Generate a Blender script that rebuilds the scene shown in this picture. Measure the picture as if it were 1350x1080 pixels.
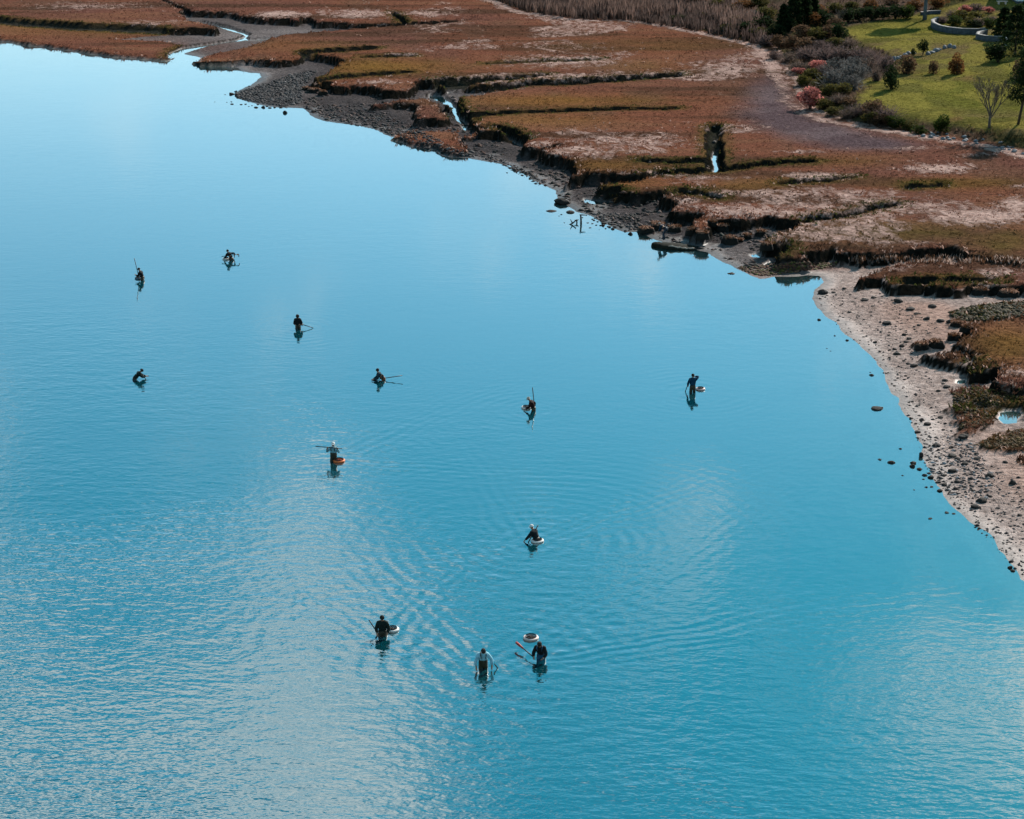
import bpy, bmesh, math, random
import numpy as np
from mathutils import Vector, Matrix, Euler

for o in list(bpy.data.objects): bpy.data.objects.remove(o)
SC = bpy.context.scene
COL = SC.collection
RAD = math.radians
random.seed(7); RNG = np.random.default_rng(7)

# ------------------------------------------------------------------ camera
CAM_H, PITCH, FPX = 36.0, RAD(18.4), 2500.0      # drone about 36 m up, short telephoto
cd = bpy.data.cameras.new('camera'); cam = bpy.data.objects.new('camera', cd); COL.objects.link(cam)
cd.sensor_width = 36; cd.sensor_fit = 'HORIZONTAL'; cd.lens = 36 * FPX / 1350
cd.clip_start = 1; cd.clip_end = 6000
cam.location = (0, 0, CAM_H); cam.rotation_euler = (math.pi / 2 - PITCH, 0, 0)
SC.camera = cam
SC.render.resolution_x, SC.render.resolution_y = 1024, 819

# ------------------------------------------------------------------ sun, sky, exposure
SUN_AZ, SUN_EL = RAD(32), RAD(32)                # azimuth clockwise from +Y
sd = bpy.data.lights.new('sun', 'SUN'); sun = bpy.data.objects.new('sun', sd); COL.objects.link(sun)
sd.energy = 5.0; sd.angle = RAD(0.5); sd.color = (1.0, 0.93, 0.84)
to_sun = Vector((math.sin(SUN_AZ) * math.cos(SUN_EL), math.cos(SUN_AZ) * math.cos(SUN_EL), math.sin(SUN_EL)))
sun.rotation_euler = to_sun.to_track_quat('Z', 'Y').to_euler()
sun.location = (60, 100, 120)
W = bpy.data.worlds.new('World'); SC.world = W; W.use_nodes = True
wn, wl = W.node_tree.nodes, W.node_tree.links
bg = wn['Background']; bg.inputs['Strength'].default_value = 0.115
sky = wn.new('ShaderNodeTexSky'); sky.sky_type = 'NISHITA'; sky.sun_disc = False
sky.sun_elevation = SUN_EL; sky.sun_rotation = SUN_AZ
sky.air_density = 1.0; sky.dust_density = 0.15; sky.ozone_density = 1.0
tcw = wn.new('ShaderNodeTexCoord'); sepw = wn.new('ShaderNodeSeparateXYZ'); wl.new(tcw.outputs['Generated'], sepw.inputs[0])
den = wn.new('ShaderNodeMath'); den.operation = 'ADD'; den.inputs[1].default_value = 0.12; wl.new(sepw.outputs['Z'], den.inputs[0])
mx = wn.new('ShaderNodeMath'); mx.operation = 'MAXIMUM'; mx.inputs[1].default_value = 0.12; wl.new(den.outputs[0], mx.inputs[0])
dv = wn.new('ShaderNodeVectorMath'); dv.operation = 'DIVIDE'; wl.new(tcw.outputs['Generated'], dv.inputs[0]); wl.new(mx.outputs[0], dv.inputs[1])
mpw = wn.new('ShaderNodeMapping'); wl.new(dv.outputs[0], mpw.inputs[0]); mpw.inputs['Location'].default_value = (9.15, 22.20, 0); mpw.inputs['Scale'].default_value = (1, 0.55, 0)
cnz = wn.new('ShaderNodeTexNoise'); cnz.inputs['Scale'].default_value = 2.5; cnz.inputs['Detail'].default_value = 5; cnz.inputs['Roughness'].default_value = 0.62
wl.new(mpw.outputs[0], cnz.inputs['Vector'])
crp = wn.new('ShaderNodeMapRange'); crp.interpolation_type = 'SMOOTHSTEP'; crp.inputs['From Min'].default_value = 0.51; crp.inputs['From Max'].default_value = 0.66
crp.inputs['To Max'].default_value = 0.85
wl.new(cnz.outputs['Fac'], crp.inputs['Value'])
cmx = wn.new('ShaderNodeMix'); cmx.data_type = 'RGBA'; hz = wn.new('ShaderNodeMapRange'); hz.interpolation_type = 'SMOOTHSTEP'; hz.inputs['From Min'].default_value = .10; hz.inputs['From Max'].default_value = .34; wl.new(sepw.outputs['Z'], hz.inputs['Value']); cf = wn.new('ShaderNodeMath'); cf.operation = 'MULTIPLY'; wl.new(crp.outputs[0], cf.inputs[0]); wl.new(hz.outputs[0], cf.inputs[1]); wl.new(cf.outputs[0], cmx.inputs['Factor']); tint = wn.new('ShaderNodeMix'); tint.data_type = 'RGBA'; tint.blend_type = 'MULTIPLY'; tint.inputs['Factor'].default_value = 1; tg = wn.new('ShaderNodeMix'); tg.data_type = 'RGBA'; tg.inputs['A'].default_value = (.93, .97, .98, 1); tg.inputs['B'].default_value = (.12, .83, .80, 1); thz = wn.new('ShaderNodeMapRange'); thz.inputs['From Min'].default_value = .10; thz.inputs['From Max'].default_value = .42; wl.new(sepw.outputs['Z'], thz.inputs['Value']); wl.new(thz.outputs[0], tg.inputs['Factor']); wl.new(tg.outputs['Result'], tint.inputs['B']); wl.new(sky.outputs[0], tint.inputs['A']); wl.new(tint.outputs['Result'], cmx.inputs['A'])
cmx.inputs['B'].default_value = (7.6, 7.6, 7.4, 1); wl.new(cmx.outputs['Result'], bg.inputs['Color'])
vs = SC.view_settings; vs.view_transform = 'Standard'; vs.look = 'None'; vs.gamma = 1; vs.exposure = 0.48
vs.use_curve_mapping = False
cy = SC.cycles; cy.max_bounces = 5; cy.diffuse_bounces = 2; cy.glossy_bounces = 3; cy.transmission_bounces = 2; cy.transparent_max_bounces = 6
cy.use_adaptive_sampling = True; cy.adaptive_threshold = 0.03; cy.caustics_reflective = False; cy.caustics_refractive = False

# ------------------------------------------------------------------ photo geometry -> place
cp, sp = math.cos(PITCH), math.sin(PITCH)
def ray(px, py):
    u, v = (px - 675.0) / FPX, (540.0 - py) / FPX
    return np.array([u, cp + v * sp, -sp + v * cp])
def ground(px, py, z=0.0):
    d = ray(px, py); t = (z - CAM_H) / d[2]
    return np.array([d[0] * t, d[1] * t])
def project(x, y, z):
    fx = y * cp - (z - CAM_H) * sp; up = y * sp + (z - CAM_H) * cp
    return 675 + FPX * x / fx, 540 - FPX * up / fx
def poly(pts, z): return np.array([ground(p[0], p[1], z) for p in pts])

# ------------------------------------------------------------------ numpy noise and distance fields
def vnoise(x, y, seed=0):
    xi, yi = np.floor(x).astype(np.int64), np.floor(y).astype(np.int64)
    fx, fy = x - xi, y - yi
    fx, fy = fx * fx * (3 - 2 * fx), fy * fy * (3 - 2 * fy)
    def h(a, b):
        n = (a * 374761393 + b * 668265263 + seed * 974634777) & 0xFFFFFFFF
        n = ((n ^ (n >> 13)) * 1274126177) & 0xFFFFFFFF
        return ((n ^ (n >> 16)) & 0xFFFF) / 65535.0
    return (h(xi, yi) * (1 - fx) + h(xi + 1, yi) * fx) * (1 - fy) + (h(xi, yi + 1) * (1 - fx) + h(xi + 1, yi + 1) * fx) * fy
def fbm(x, y, seed=0, oct=4):
    s, a, t = 0, 0.5, 0
    for i in range(oct):
        s = s + a * vnoise(x * 2 ** i, y * 2 ** i, seed + i); t += a; a *= 0.5
    return s / t
def signed(X, Y, P, margin=6.0):
    """signed distance to polygon P, positive inside; -margin far away"""
    out = np.full(X.shape, -margin)
    lo, hi = P.min(0) - margin, P.max(0) + margin
    m = (X > lo[0]) & (X < hi[0]) & (Y > lo[1]) & (Y < hi[1])
    x, y = X[m], Y[m]
    if x.size == 0: return out
    dmin = np.full(x.shape, 1e9); ins = np.zeros(x.shape, bool)
    for a, b in zip(P, np.roll(P, -1, 0)):
        e = b - a; L = max(e @ e, 1e-9)
        t = np.clip(((x - a[0]) * e[0] + (y - a[1]) * e[1]) / L, 0, 1)
        dmin = np.minimum(dmin, (x - a[0] - t * e[0]) ** 2 + (y - a[1] - t * e[1]) ** 2)
        if a[1] != b[1]:
            c = ((a[1] > y) != (b[1] > y)) & (x < (b[0] - a[0]) * (y - a[1]) / (b[1] - a[1]) + a[0])
            ins ^= c
    d = np.sqrt(dmin); out[m] = np.where(ins, d, -d)
    return out
def sstep(a, b, x):
    t = np.clip((x - a) / (b - a), 0, 1); return t * t * (3 - 2 * t)

# ------------------------------------------------------------------ layout of the shore
SHORE = [(-500, 8), (-60, 46), (0, 54), (30, 57), (60, 62), (110, 69), (150, 75), (200, 78.5), (224, 79), (228, 76), (236, 70.5), (252, 73.5), (270, 77), (300, 83.5),
 (320, 94), (342, 98), (341, 105), (332, 113), (313, 119), (306, 124), (314, 131), (340, 137), (365, 142), (399, 143), (410, 152), (428, 159.5), (452, 163), (475, 166),
 (498, 172.5), (514, 180), (536, 185), (541, 193), (571, 198), (584, 206), (615, 208.7), (654, 215), (675, 220), (693, 231), (715, 245), (731, 252.6),
 (737, 266), (749, 271), (762, 280), (782, 284), (801, 297), (824, 307), (845, 307), (858, 315), (880, 323), (915, 329), (933, 333), (954, 344.6), (972, 354), (988, 363),
 (1003, 366.7), (1021, 364), (1050, 363), (1078, 363), (1083, 371), (1070, 384), (1069, 394), (1076, 406), (1091, 420), (1110, 435), (1128, 451), (1148, 471), (1170, 493),
 (1183, 518), (1197, 547), (1210, 571), (1214, 598), (1223, 629), (1241, 653), (1261, 673), (1290, 698), (1321, 733), (1339, 758), (1360, 780), (1480, 900), (1700, 1100), (2100, 1100), (2600, 300), (2600, -140), (-900, -140)]
MAIN = [(205, -8), (228, 5), (245, 11), (258, 14.5), (290, 15), (310, 17), (325, 23), (345, 25), (375, 25.5), (388, 27), (398, 23), (410, 22.5), (416, 29), (440, 30), (480, 32), (515, 31.5), (530, 30.5),
 (560, 29), (600, 27), (620, 25.5), (602, 28.5), (560, 32), (530, 33.5), (480, 36), (440, 39), (400, 42), (370, 46.5), (340, 55), (325, 58), (290, 63.5), (265, 69.5), (253, 72.5), (262, 74), (295, 75), (331, 75), (348, 77), (374, 78.7),
 (393, 77), (404, 69), (412, 70), (439, 75), (455, 78), (455, 82.6), (439, 84), (446, 87), (433, 93), (417, 102), (408, 106.5), (412, 108.5), (427, 109), (440, 110), (442, 114), (455, 113), (461, 115), (466, 112.5), (479, 114), (497, 116.6), (513, 119.6),
 (535, 118), (547, 114), (549, 109), (560, 107), (575, 109), (585, 111), (620, 112), (650, 112), (668, 113.5), (668, 116), (640, 122), (634, 125), (609, 126.7), (596, 128), (589, 133), (592, 137), (607, 141), (607, 146), (613, 149), (624, 155), (624, 159), (631, 164), (641, 167),
 (640, 172), (664, 175), (662, 178), (683, 178.5), (702, 178), (698, 183), (687, 188), (693, 192.5), (708, 194.5), (722, 191.5), (741, 188.5), (741, 190.5), (722, 195), (712, 197), (722, 203.5), (746, 205.5), (759, 212), (758, 216), (764, 223), (749, 233), (764, 232.5),
 (774, 229.5), (804, 229.5), (826, 230), (860, 227), (895, 225), (905, 226.5), (878, 231), (855, 234), (826, 239), (795, 243.5), (784, 247), (796, 249), (811, 253), (833, 254.5), (870, 254.5), (889, 254.5), (885, 258), (868, 262), (884, 263), (885, 269), (880, 276),
 (894, 278.5), (917, 279.5), (928, 282), (929, 289), (915, 297), (909, 303), (920, 304), (936, 298), (945, 289.5), (968, 289), (990, 286), (1010, 283), (1022, 284.5), (1043, 289), (1085, 286), (1044, 297), (1027, 303), (1004, 314), (1005, 318), (1019, 319.5),
 (1033, 315.5), (1028, 323), (1021, 329), (1027, 333.5), (1044, 335.5), (1061, 335), (1063, 330), (1083, 327.5), (1095, 323), (1107, 330), (1121, 329.5), (1132, 335), (1135, 330.5), (1148, 332.5), (1187, 330), (1217, 327), (1261, 325.5), (1276, 333), (1292, 340), (1350, 346),
 (1500, 352), (2600, 352), (2600, -140), (205, -140)]
PLAT = [  # top outline in the photo, height above the water
 (MAIN, 1.25),
 ([(-500, 0), (-60, 18), (0, 23), (100, 32), (215, 37), (250, 38), (270, 38), (283, 40), (284, 36), (270, 31), (250, 27), (243, 22), (238, 12), (225, 6), (200, -8), (160, -140), (-900, -140)], 1.25),
 ([(-500, -5), (-60, 42), (0, 50.5), (110, 66), (150, 71.5), (200, 76), (223, 77), (226, 71), (232, 64), (240, 59), (215, 54), (150, 51), (230, 46), (283, 46), (200, 30), (-60, 10)], 0.42),
 ([(483, 136), (516, 133.5), (528, 130.5), (560, 129.5), (572, 134), (584, 143), (594, 154), (593, 158), (582, 158.5), (567, 156), (545, 157), (553, 152), (547, 146), (552, 138), (520, 136), (490, 138.5)], 1.05),
 ([(514, 180), (530, 176), (560, 173), (600, 172), (608, 178), (612, 190), (608, 200), (592, 200), (575, 189), (540, 187), (536, 183)], 0.42),
 ([(612, 178.5), (628, 176), (640, 173), (640, 176), (622, 181)], 0.7),
 ([(1160, 352), (1133, 369), (1136, 372), (1150, 368.5), (1172, 368), (1171, 373.5), (1180, 377.5), (1199, 379), (1221, 377.5), (1231, 380.5), (1246, 381.5), (1268, 380.5), (1291, 376), (1298, 379), (1320, 379.5), (1350, 381), (1500, 384), (2300, 400), (2300, 340), (1350, 347), (1290, 345), (1200, 346)], 0.95),
 ([(1252, 412), (1275, 405), (1300, 400), (1350, 397), (1500, 393), (2300, 400), (2300, 418), (1350, 418), (1320, 421), (1290, 424), (1262, 423), (1248, 424), (1250, 418)], 0.55),
 ([(1282, 424), (1277, 433), (1283, 442), (1254, 451), (1283, 457), (1292, 464), (1276, 479), (1277, 484.5), (1298, 485), (1320, 484.5), (1313, 493), (1307, 500.5), (1328, 504), (1350, 506), (1500, 510), (2300, 520), (2300, 420), (1350, 416)], 1.1),
 ([(1205, 452), (1230, 447.5), (1245, 446), (1250, 452), (1235, 456), (1214, 459)], 0.45),
 ([(1222, 466), (1255, 463), (1285, 463), (1285, 472), (1270, 482), (1255, 478), (1240, 472)], 0.7),
 ([(1254, 515), (1280, 504), (1305, 509), (1335, 518), (1350, 524), (1500, 530), (1500, 540), (1313, 537), (1316, 553), (1298, 564), (1260, 567), (1273, 556), (1254, 550), (1270, 545), (1252, 535), (1260, 527)], 0.45),
 ([(1283, 587), (1312, 571), (1350, 564), (1500, 560), (1500, 600), (1350, 591), (1308, 592)], 0.38),
 ([(1338, 612), (1350, 600), (1500, 596), (1500, 660), (1350, 626)], 0.38),
]
DITCH = [  # (px, py, thickness of the dark band), floor height
 ([(-200, 10, 2), (0, 24, 2.5), (100, 32, 2.5), (215, 36.5, 3)], 0.5),
 ([(518, 16, 2), (526, 22, 4), (534, 29, 5)], 0.3),
 ([(575, 108, 5), (620, 106, 6), (660, 104, 5), (700, 101, 3), (722, 98, 1)], 0.35),
 ([(650, 113.5, 4), (672, 112.5, 6), (700, 110.5, 6), (760, 107.5, 6.5), (820, 104, 5.5), (865, 100.5, 5), (895, 98.5, 2.5)], 0.2),
 ([(609, 151, 5), (640, 150.5, 3.5), (700, 148, 2.5), (804, 144, 2), (890, 142.5, 1.2)], 0.35),
 ([(860, 228.5, 5), (900, 226.5, 5), (960, 221.5, 4.5), (1000, 216.5, 4), (1072, 212, 3)], 0.25),
 ([(845, 211, 3), (880, 212.5, 4), (933, 212, 3.5)], 0.5),
 ([(1065, 290, 7), (1100, 286, 8), (1125, 280, 6), (1150, 273, 4), (1180, 268, 2)], 0.45),
 ([(894, 252, 4), (920, 254, 6), (946, 260, 4)], 0.5),
 ([(400, 68.5, 4), (430, 67, 4.5), (460, 65.5, 4), (497, 63, 2)], 0.35),
 ([(408, 107, 2), (454, 101.5, 3), (494, 98, 2.5), (545, 95, 1)], 0.4),
 ([(1196, 367, 5), (1232, 366, 6)], 0.3), ([(1250, 365, 3.5), (1312, 365, 2.5)], 0.4),
 ([(640, 84, 1.5), (700, 80.5, 2.5), (790, 78, 1.5)], 0.7), ([(1030, 241, 3), (1090, 238, 3), (1125, 234, 2)], 0.6),
 ([(1200, 247, 2.5), (1240, 244, 2.5)], 0.7), ([(480, 75.5, 1.2), (520, 74, 3), (545, 74, 1)], 0.6),
]
CREEK = [  # channels that hold tide water: (px, py, band), floor
 ([(222, 75, 7), (240, 67.5, 6), (262, 63, 4), (290, 58.5, 3), (314, 55, 3.5), (326, 51, 4), (324, 47, 3), (305, 41, 3), (288, 36, 3), (268, 31.5, 2)], -0.10),
 ([(328, 55, 3), (345, 54, 4), (362, 52.5, 2)], -0.05),
 ([(566, 128, 5), (580, 131, 8), (590, 137, 8), (598, 147, 9), (608, 160, 8), (616, 172, 6)], -0.08),
 ([(590, 124, 3), (612, 123, 3), (632, 121, 2)], -0.05),
 ([(656, 181, 3), (676, 189, 6), (690, 195, 5)], -0.04),
 ([(775, 264, 4), (800, 268, 5), (815, 268, 3)], -0.06),
 ([(939.5, 220, 38), (947.5, 220, 36)], -0.06),
 ([(1034, 345, 5), (1018, 349, 6), (1010, 352, 3)], -0.05), ([(992, 338, 3), (1003, 337, 4)], -0.05),
 ([(1284, 540, 7), (1294, 540, 8)], -0.06), ([(1318, 548, 8), (1330, 551, 16), (1342, 549, 14)], -0.06), ([(1262, 503, 5), (1275, 502, 5)], -0.04), ([(1276, 421, 3), (1284, 423, 3)], -0.03),
 ([(936.5, 196, 34), (946, 197, 34)], 0.45),
]
UPLAND = [(560, -40), (640, -6), (665, 3), (700, 15), (760, 23), (830, 26), (880, 32), (930, 41), (975, 51), (1010, 58), (1024, 72), (1042, 96), (1050, 118), (1062, 140), (1090, 152), (1130, 163), (1180, 171),
 (1230, 177), (1290, 188), (1350, 198), (1500, 225), (2600, 260), (2600, -140), (500, -140)]

# ------------------------------------------------------------------ terrain grid (denser near the camera)
ds = [44.0]
while ds[-1] < 430: ds.append(ds[-1] + (0.9 if ds[-1] < 84 else 0.0024 * ds[-1] + 0.03))
while ds[-1] < 1500: ds.append(ds[-1] * 1.05)
ds = np.array(ds)
us = np.concatenate([np.linspace(-0.62, -0.32, 30, endpoint=False), np.linspace(-0.32, 0.36, 800), np.linspace(0.37, 0.75, 40)])
D, U = np.meshgrid(ds, us, indexing='ij')
X, Y = U * D, D
wx = (fbm(X / 1.7, Y / 1.7, 11, 3) - .5) * 1.3 + (fbm(X / 7, Y / 7, 13, 2) - .5) * 1.2
wy = (fbm(X / 1.7, Y / 1.7, 21, 3) - .5) * 1.6 + (fbm(X / 7, Y / 7, 23, 2) - .5) * 2.0
XW, YW = X + wx, Y + wy
s_shore = signed(X + wx * .35, Y + wy * .35, poly(SHORE, 0), 60.0)
Z = np.where(s_shore > 0, np.minimum(0.05 * s_shore, 0.34), np.maximum(0.055 * s_shore, -0.86))
Z = Z + (fbm(X / 2.5, Y / 2.5, 3, 4) - .5) * .10 * sstep(-2, 3, s_shore) + (fbm(X / 6, Y / 6, 4, 3) - .5) * .16 * sstep(2, -6, s_shore)
PX, PY = project(X, Y, 1.0 + 0 * X)
rough_mud = sstep(395, 430, PX) * sstep(1010, 940, PX) * sstep(.5, 3, s_shore)
Z = Z + ((fbm(X / 1.6, Y / 2.2, 5, 4) - .5) * .42 + (fbm(X / 5, Y / 4, 6, 2) - .5) * .25) * rough_mud
hummock = fbm(X / 1.3, Y / 1.3, 31, 3)
low = np.exp(-((PX - 285) / 75) ** 2 - ((PY - 72) / 14) ** 2)
veg = np.zeros_like(Z); plat_d = np.full(Z.shape, -6.0)
for pts, H in PLAT:
    p = signed(XW, YW, poly(pts, H), 6.0)
    k = sstep(-0.28, 0.03, p)
    top = H * (1 - .6 * low) + (fbm(X / 9, Y / 9, 41, 2) - .5) * .22 + (hummock - .5) * (.34 * np.exp(-np.clip(p, 0, 9) / 2.2) + .16) + (fbm(X / 2.6, Y / 1.8, 43, 3) - .5) * .18 - .16 * np.exp(-np.clip(p, 0, 9) / .5)
    Z = np.maximum(Z, Z + (top - Z) * k); veg = np.maximum(veg, sstep(-0.02, .25, p)); plat_d = np.maximum(plat_d, p)
for px, py, dz in ((440, 607, .2), (913, 517, .08), (505, 837, .08), (393, 432, .06), (637, 880, .05), (187, 369, .05)):
    g = ground(px, py); Z = Z + dz * np.exp(-((X - g[0]) ** 2 + (Y - g[1]) ** 2) / 4.0)
ditch_d = np.full(Z.shape, -6.0)
def carve(lst, zref, Xc, Yc, soft):
    global Z, veg, ditch_d
    for pts, floor in lst:
        P = poly([(a, b - t / 2) for a, b, t in pts] + [(a, b + t / 2) for a, b, t in reversed(pts)], zref)
        q = signed(Xc, Yc, P, 6.0)
        k = sstep(-soft, soft * .3, q)
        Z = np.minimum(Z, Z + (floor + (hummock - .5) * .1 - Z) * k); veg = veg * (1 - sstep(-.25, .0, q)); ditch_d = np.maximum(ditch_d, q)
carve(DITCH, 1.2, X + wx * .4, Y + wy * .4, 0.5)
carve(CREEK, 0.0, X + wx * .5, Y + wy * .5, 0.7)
s_up = signed(X + wx * .8, Y + wy * 1.5, poly(UPLAND, 1.3), 240.0)
up = np.clip(s_up, 0, None)
lawnside = sstep(985, 1060, PX)
Z = Z + (.9 * sstep(0, 5, up) + .055 * np.clip(up - 2, 0, 150)) * np.clip(lawnside + .35, 0, 1) + (fbm(X / 14, Y / 14, 51, 3) - .5) * 1.1 * sstep(3, 30, up)
RI = np.arange(len(ds)); 
def col_heights(u):
    i = np.clip(np.searchsorted(us, u) - 1, 0, len(us) - 2); t = (u - us[i]) / (us[i + 1] - us[i])
    return Z[:, i] * (1 - t) + Z[:, i + 1] * t
def height(x, y):
    h = col_heights(x / y); return float(np.interp(y, ds, h))
def hit(px, py):
    """the point of the ground seen at a place of the photo"""
    d = ray(px, py); u = d[0] / d[1]; h = col_heights(u); zr = CAM_H + ds * d[2] / d[1]
    a = np.nonzero(h >= zr)[0]
    if len(a) == 0: i = len(ds) - 1
    else: i = max(a[0], 1)
    f0, f1 = zr[i - 1] - h[i - 1], zr[i] - h[i]
    t = f0 / (f0 - f1) if f0 != f1 else 0
    y = ds[i - 1] + (ds[i] - ds[i - 1]) * min(max(t, 0), 1)
    return Vector((u * y, y, CAM_H + y * d[2] / d[1]))
def ppm(p): return FPX / (p.y * cp - (p.z - CAM_H) * sp)      # photo pixels per metre there

# ------------------------------------------------------------------ colours of the ground (albedo)
PX, PY = project(X, Y, Z)
def blobs(lst):
    s = np.zeros_like(Z)
    for cx, cy, rx, ry, a in lst: s = np.maximum(s, a * np.exp(-((PX - cx) / rx) ** 2 - ((PY - cy) / ry) ** 2))
    return s
def mixc(c, new, k): return c + (np.array(new) - c) * np.clip(k, 0, 1)[..., None]
n1, n2, n3 = fbm(X / 5, Y / 9, 61, 4), fbm(X / 18, Y / 30, 62, 3), fbm(X / 2, Y / 3, 63, 3)
MUD = (.105, .088, .086); SHADED_PEAT = (.011, .010, .008); BROWN = (.134, .058, .043); RUST = (.158, .062, .039); OCHRE = (.180, .094, .022); OLIVE = (.085, .062, .018); LAWN = (.150, .124, .034); PANNE = (.092, .062, .066)
C = np.zeros(Z.shape + (3,)) + np.array(MUD)
C = mixc(C, (.062, .053, .053), rough_mud * .85); C = mixc(C, (.36, .275, .245), sstep(1030, 1110, PX) * (PY > 340)); C = mixc(C, (.38, .25, .205), sstep(.08, .3, Z) * sstep(.35, .65, n1) * sstep(1050, 1150, PX) * (PY > 340))
C = mixc(C, (.20, .17, .165), blobs([(320, 85, 60, 9, .8), (345, 103, 25, 9, .7), (310, 48, 60, 9, .7), (380, 42, 50, 5, .6), (200, 55, 60, 5, .5), (590, 128, 40, 8, .6), (950, 340, 50, 12, .9), (720, 240, 30, 8, .6)]))
C = mixc(C, C * .78, sstep(.5, .6, n3) * .6)
C = mixc(C, (.045, .042, .045), blobs([(355, 122, 45, 17, 1.0), (395, 105, 25, 18, .8), (450, 150, 70, 12, .7), (560, 195, 60, 10, .7), (640, 190, 40, 16, .75), (700, 215, 40, 12, .6), (810, 292, 32, 9, .8), (870, 300, 40, 14, .7)]) * sstep(.3, .6, n3))
C = mixc(C, C * .55, sstep(1.3, .1, s_shore) * (s_shore > -.5)); C = mixc(C, (.17, .155, .13), sstep(-.3, -1.5, s_shore) * .8); C = mixc(C, (.010, .016, .016), sstep(.52, .60, fbm(X / .9, Y / 1.6, 73, 3)) * sstep(.42, .58, fbm(X / 6, Y / 6, 74, 2)) * sstep(-.5, -2, s_shore))
# pinkish seaweed mud
C = mixc(C, (.15, .075, .06), blobs([(560, 178, 50, 9, .8), (1000, 362, 30, 7, 1.0), (1080, 352, 40, 5, .9), (260, 62, 60, 9, .5), (200, 58, 80, 8, .6)]) * sstep(.35, .6, n1))
vegc = mixc(mixc(np.zeros_like(C) + np.array(BROWN), RUST, sstep(.35, .65, n2)), (.125, .062, .042), sstep(.5, .75, n1) * .8)
ochre = blobs([(500, 88, 110, 11, 1), (740, 133, 130, 8, 1), (720, 158, 90, 9, .7), (1330, 455, 50, 28, 1.2), (1250, 242, 90, 9, .8), (1120, 212, 60, 9, .6), (820, 240, 60, 7, .9), (800, 218, 60, 8, .8), (980, 245, 60, 8, .6), (860, 88, 70, 9, .4), (1010, 240, 60, 6, .6), (60, 35, 90, 10, .6), (120, 42, 120, 8, .5), (400, 60, 80, 10, .4), (860, 60, 150, 12, .35)])
streak = fbm(X / 26 + Y / 70, Y / 4.5, 64, 4); vegc = mixc(vegc, (.060, .034, .022), sstep(.52, .70, streak) * .75); vegc = mixc(vegc, (.19, .095, .055), sstep(.46, .30, streak) * .45)
vegc = mixc(vegc, OCHRE, ochre * (.35 + .6 * n1))
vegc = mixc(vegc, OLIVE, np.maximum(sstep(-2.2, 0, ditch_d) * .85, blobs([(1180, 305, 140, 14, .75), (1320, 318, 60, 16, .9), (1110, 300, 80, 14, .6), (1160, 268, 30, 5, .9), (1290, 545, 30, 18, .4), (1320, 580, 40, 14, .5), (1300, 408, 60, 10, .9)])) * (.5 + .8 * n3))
panne = sstep(-3, 2.5, signed(XW, YW, poly([(975, 152), (990, 128), (1004, 104), (1016, 100), (1034, 120), (1046, 142), (1078, 159), (1130, 174), (1185, 184), (1205, 190), (1185, 196), (1120, 195), (1060, 186), (1005, 172)], 1.25), 6.0))
vegc = mixc(vegc, mixc(np.zeros_like(C) + np.array(PANNE), (.12, .085, .088), sstep(.5, .64, fbm(X / 9, Y / 3, 65, 4))), panne)
slope = np.hypot(np.gradient(Z, axis=1) / np.gradient(X, axis=1), np.gradient(Z, axis=0) / np.gradient(Y, axis=0))
C = mixc(C, vegc, veg)
C = mixc(C, SHADED_PEAT, sstep(.30, .62, slope) * sstep(.05, .2, Z) * (s_up < -1))  # peat on steep bank faces, darkened to deepen their shade
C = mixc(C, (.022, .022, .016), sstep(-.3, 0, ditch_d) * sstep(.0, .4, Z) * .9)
lawnm = sstep(-1.0, .8, signed(XW, YW, poly([(1112, 134), (1128, 122), (1150, 104), (1132, 96), (1136, 92), (1178, 88), (1190, 78), (1180, 66), (1150, 54), (1128, 44), (1110, 32), (1120, 28), (1200, 20), (1330, 2), (1500, -40), (1700, 60), (1600, 190), (1350, 182), (1300, 180), (1270, 175), (1230, 169), (1205, 164), (1175, 148), (1150, 133)], 3.5), 6.0))
upc = mixc(mixc(np.zeros_like(C) + np.array((.085, .055, .038)), (.05, .045, .02), sstep(.4, .6, n1)), (.11, .07, .055), sstep(.5, .7, n2) * .6)
C = mixc(C, upc, sstep(-1, 1.5, s_up))
lawnc = mixc(np.zeros_like(C) + np.array(LAWN), (.135, .095, .045), sstep(.42, .62, n1) * .9)
lawnc = mixc(lawnc, (.10, .105, .018), sstep(.5, .7, n2) * .6)
lawnc = mixc(lawnc, (.17, .085, .045), blobs([(1235, 150, 25, 6, .8), (1262, 158, 18, 4, .6), (1290, 102, 40, 5, .6), (1180, 98, 30, 4, .4)]) * sstep(.3, .6, n3))
lawnc = mixc(lawnc, (.185, .155, .036), sstep(.5, .62, fbm(X / 4, Y / 5, 66, 3)) * .8); lawnc = mixc(lawnc, (.085, .078, .022), sstep(.55, .68, fbm(X / 7, Y / 4, 67, 4)) * .8)
lawnm = lawnm * sstep(2.0, 4.0, s_up)
C = mixc(C, lawnc, lawnm)
straw = blobs([(740, 80, 110, 13, .72), (965, 90, 55, 17, .74), (985, 75, 40, 10, .66), (830, 185, 140, 18, .66), (760, 175, 60, 10, .6), (985, 280, 110, 16, .85), (1075, 232, 60, 8, .85), (1020, 255, 140, 8, .75), (1290, 285, 90, 16, .95), (1240, 222, 70, 9, .85), (1010, 165, 50, 10, .7), (1060, 200, 60, 4, .6),
  (470, 18, 80, 9, .75), (370, 19, 50, 6, .9), (560, 18, 60, 7, .7), (120, 8, 130, 9, .6), (200, 30, 60, 6, .6), (640, 165, 60, 8, .3), (500, 108, 50, 5, .7), (530, 72, 30, 4, .7), (1320, 360, 40, 10, .75), (1340, 490, 40, 9, .7), (720, 190, 40, 6, .8), (905, 265, 25, 8, .75), (1340, 270, 40, 14, .9), (1200, 195, 60, 5, .7), (1300, 205, 60, 8, .5), (1345, 245, 30, 6, .6)])
up_line = np.exp(-((s_up + 1.8) / 1.9) ** 2) * .80
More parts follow.
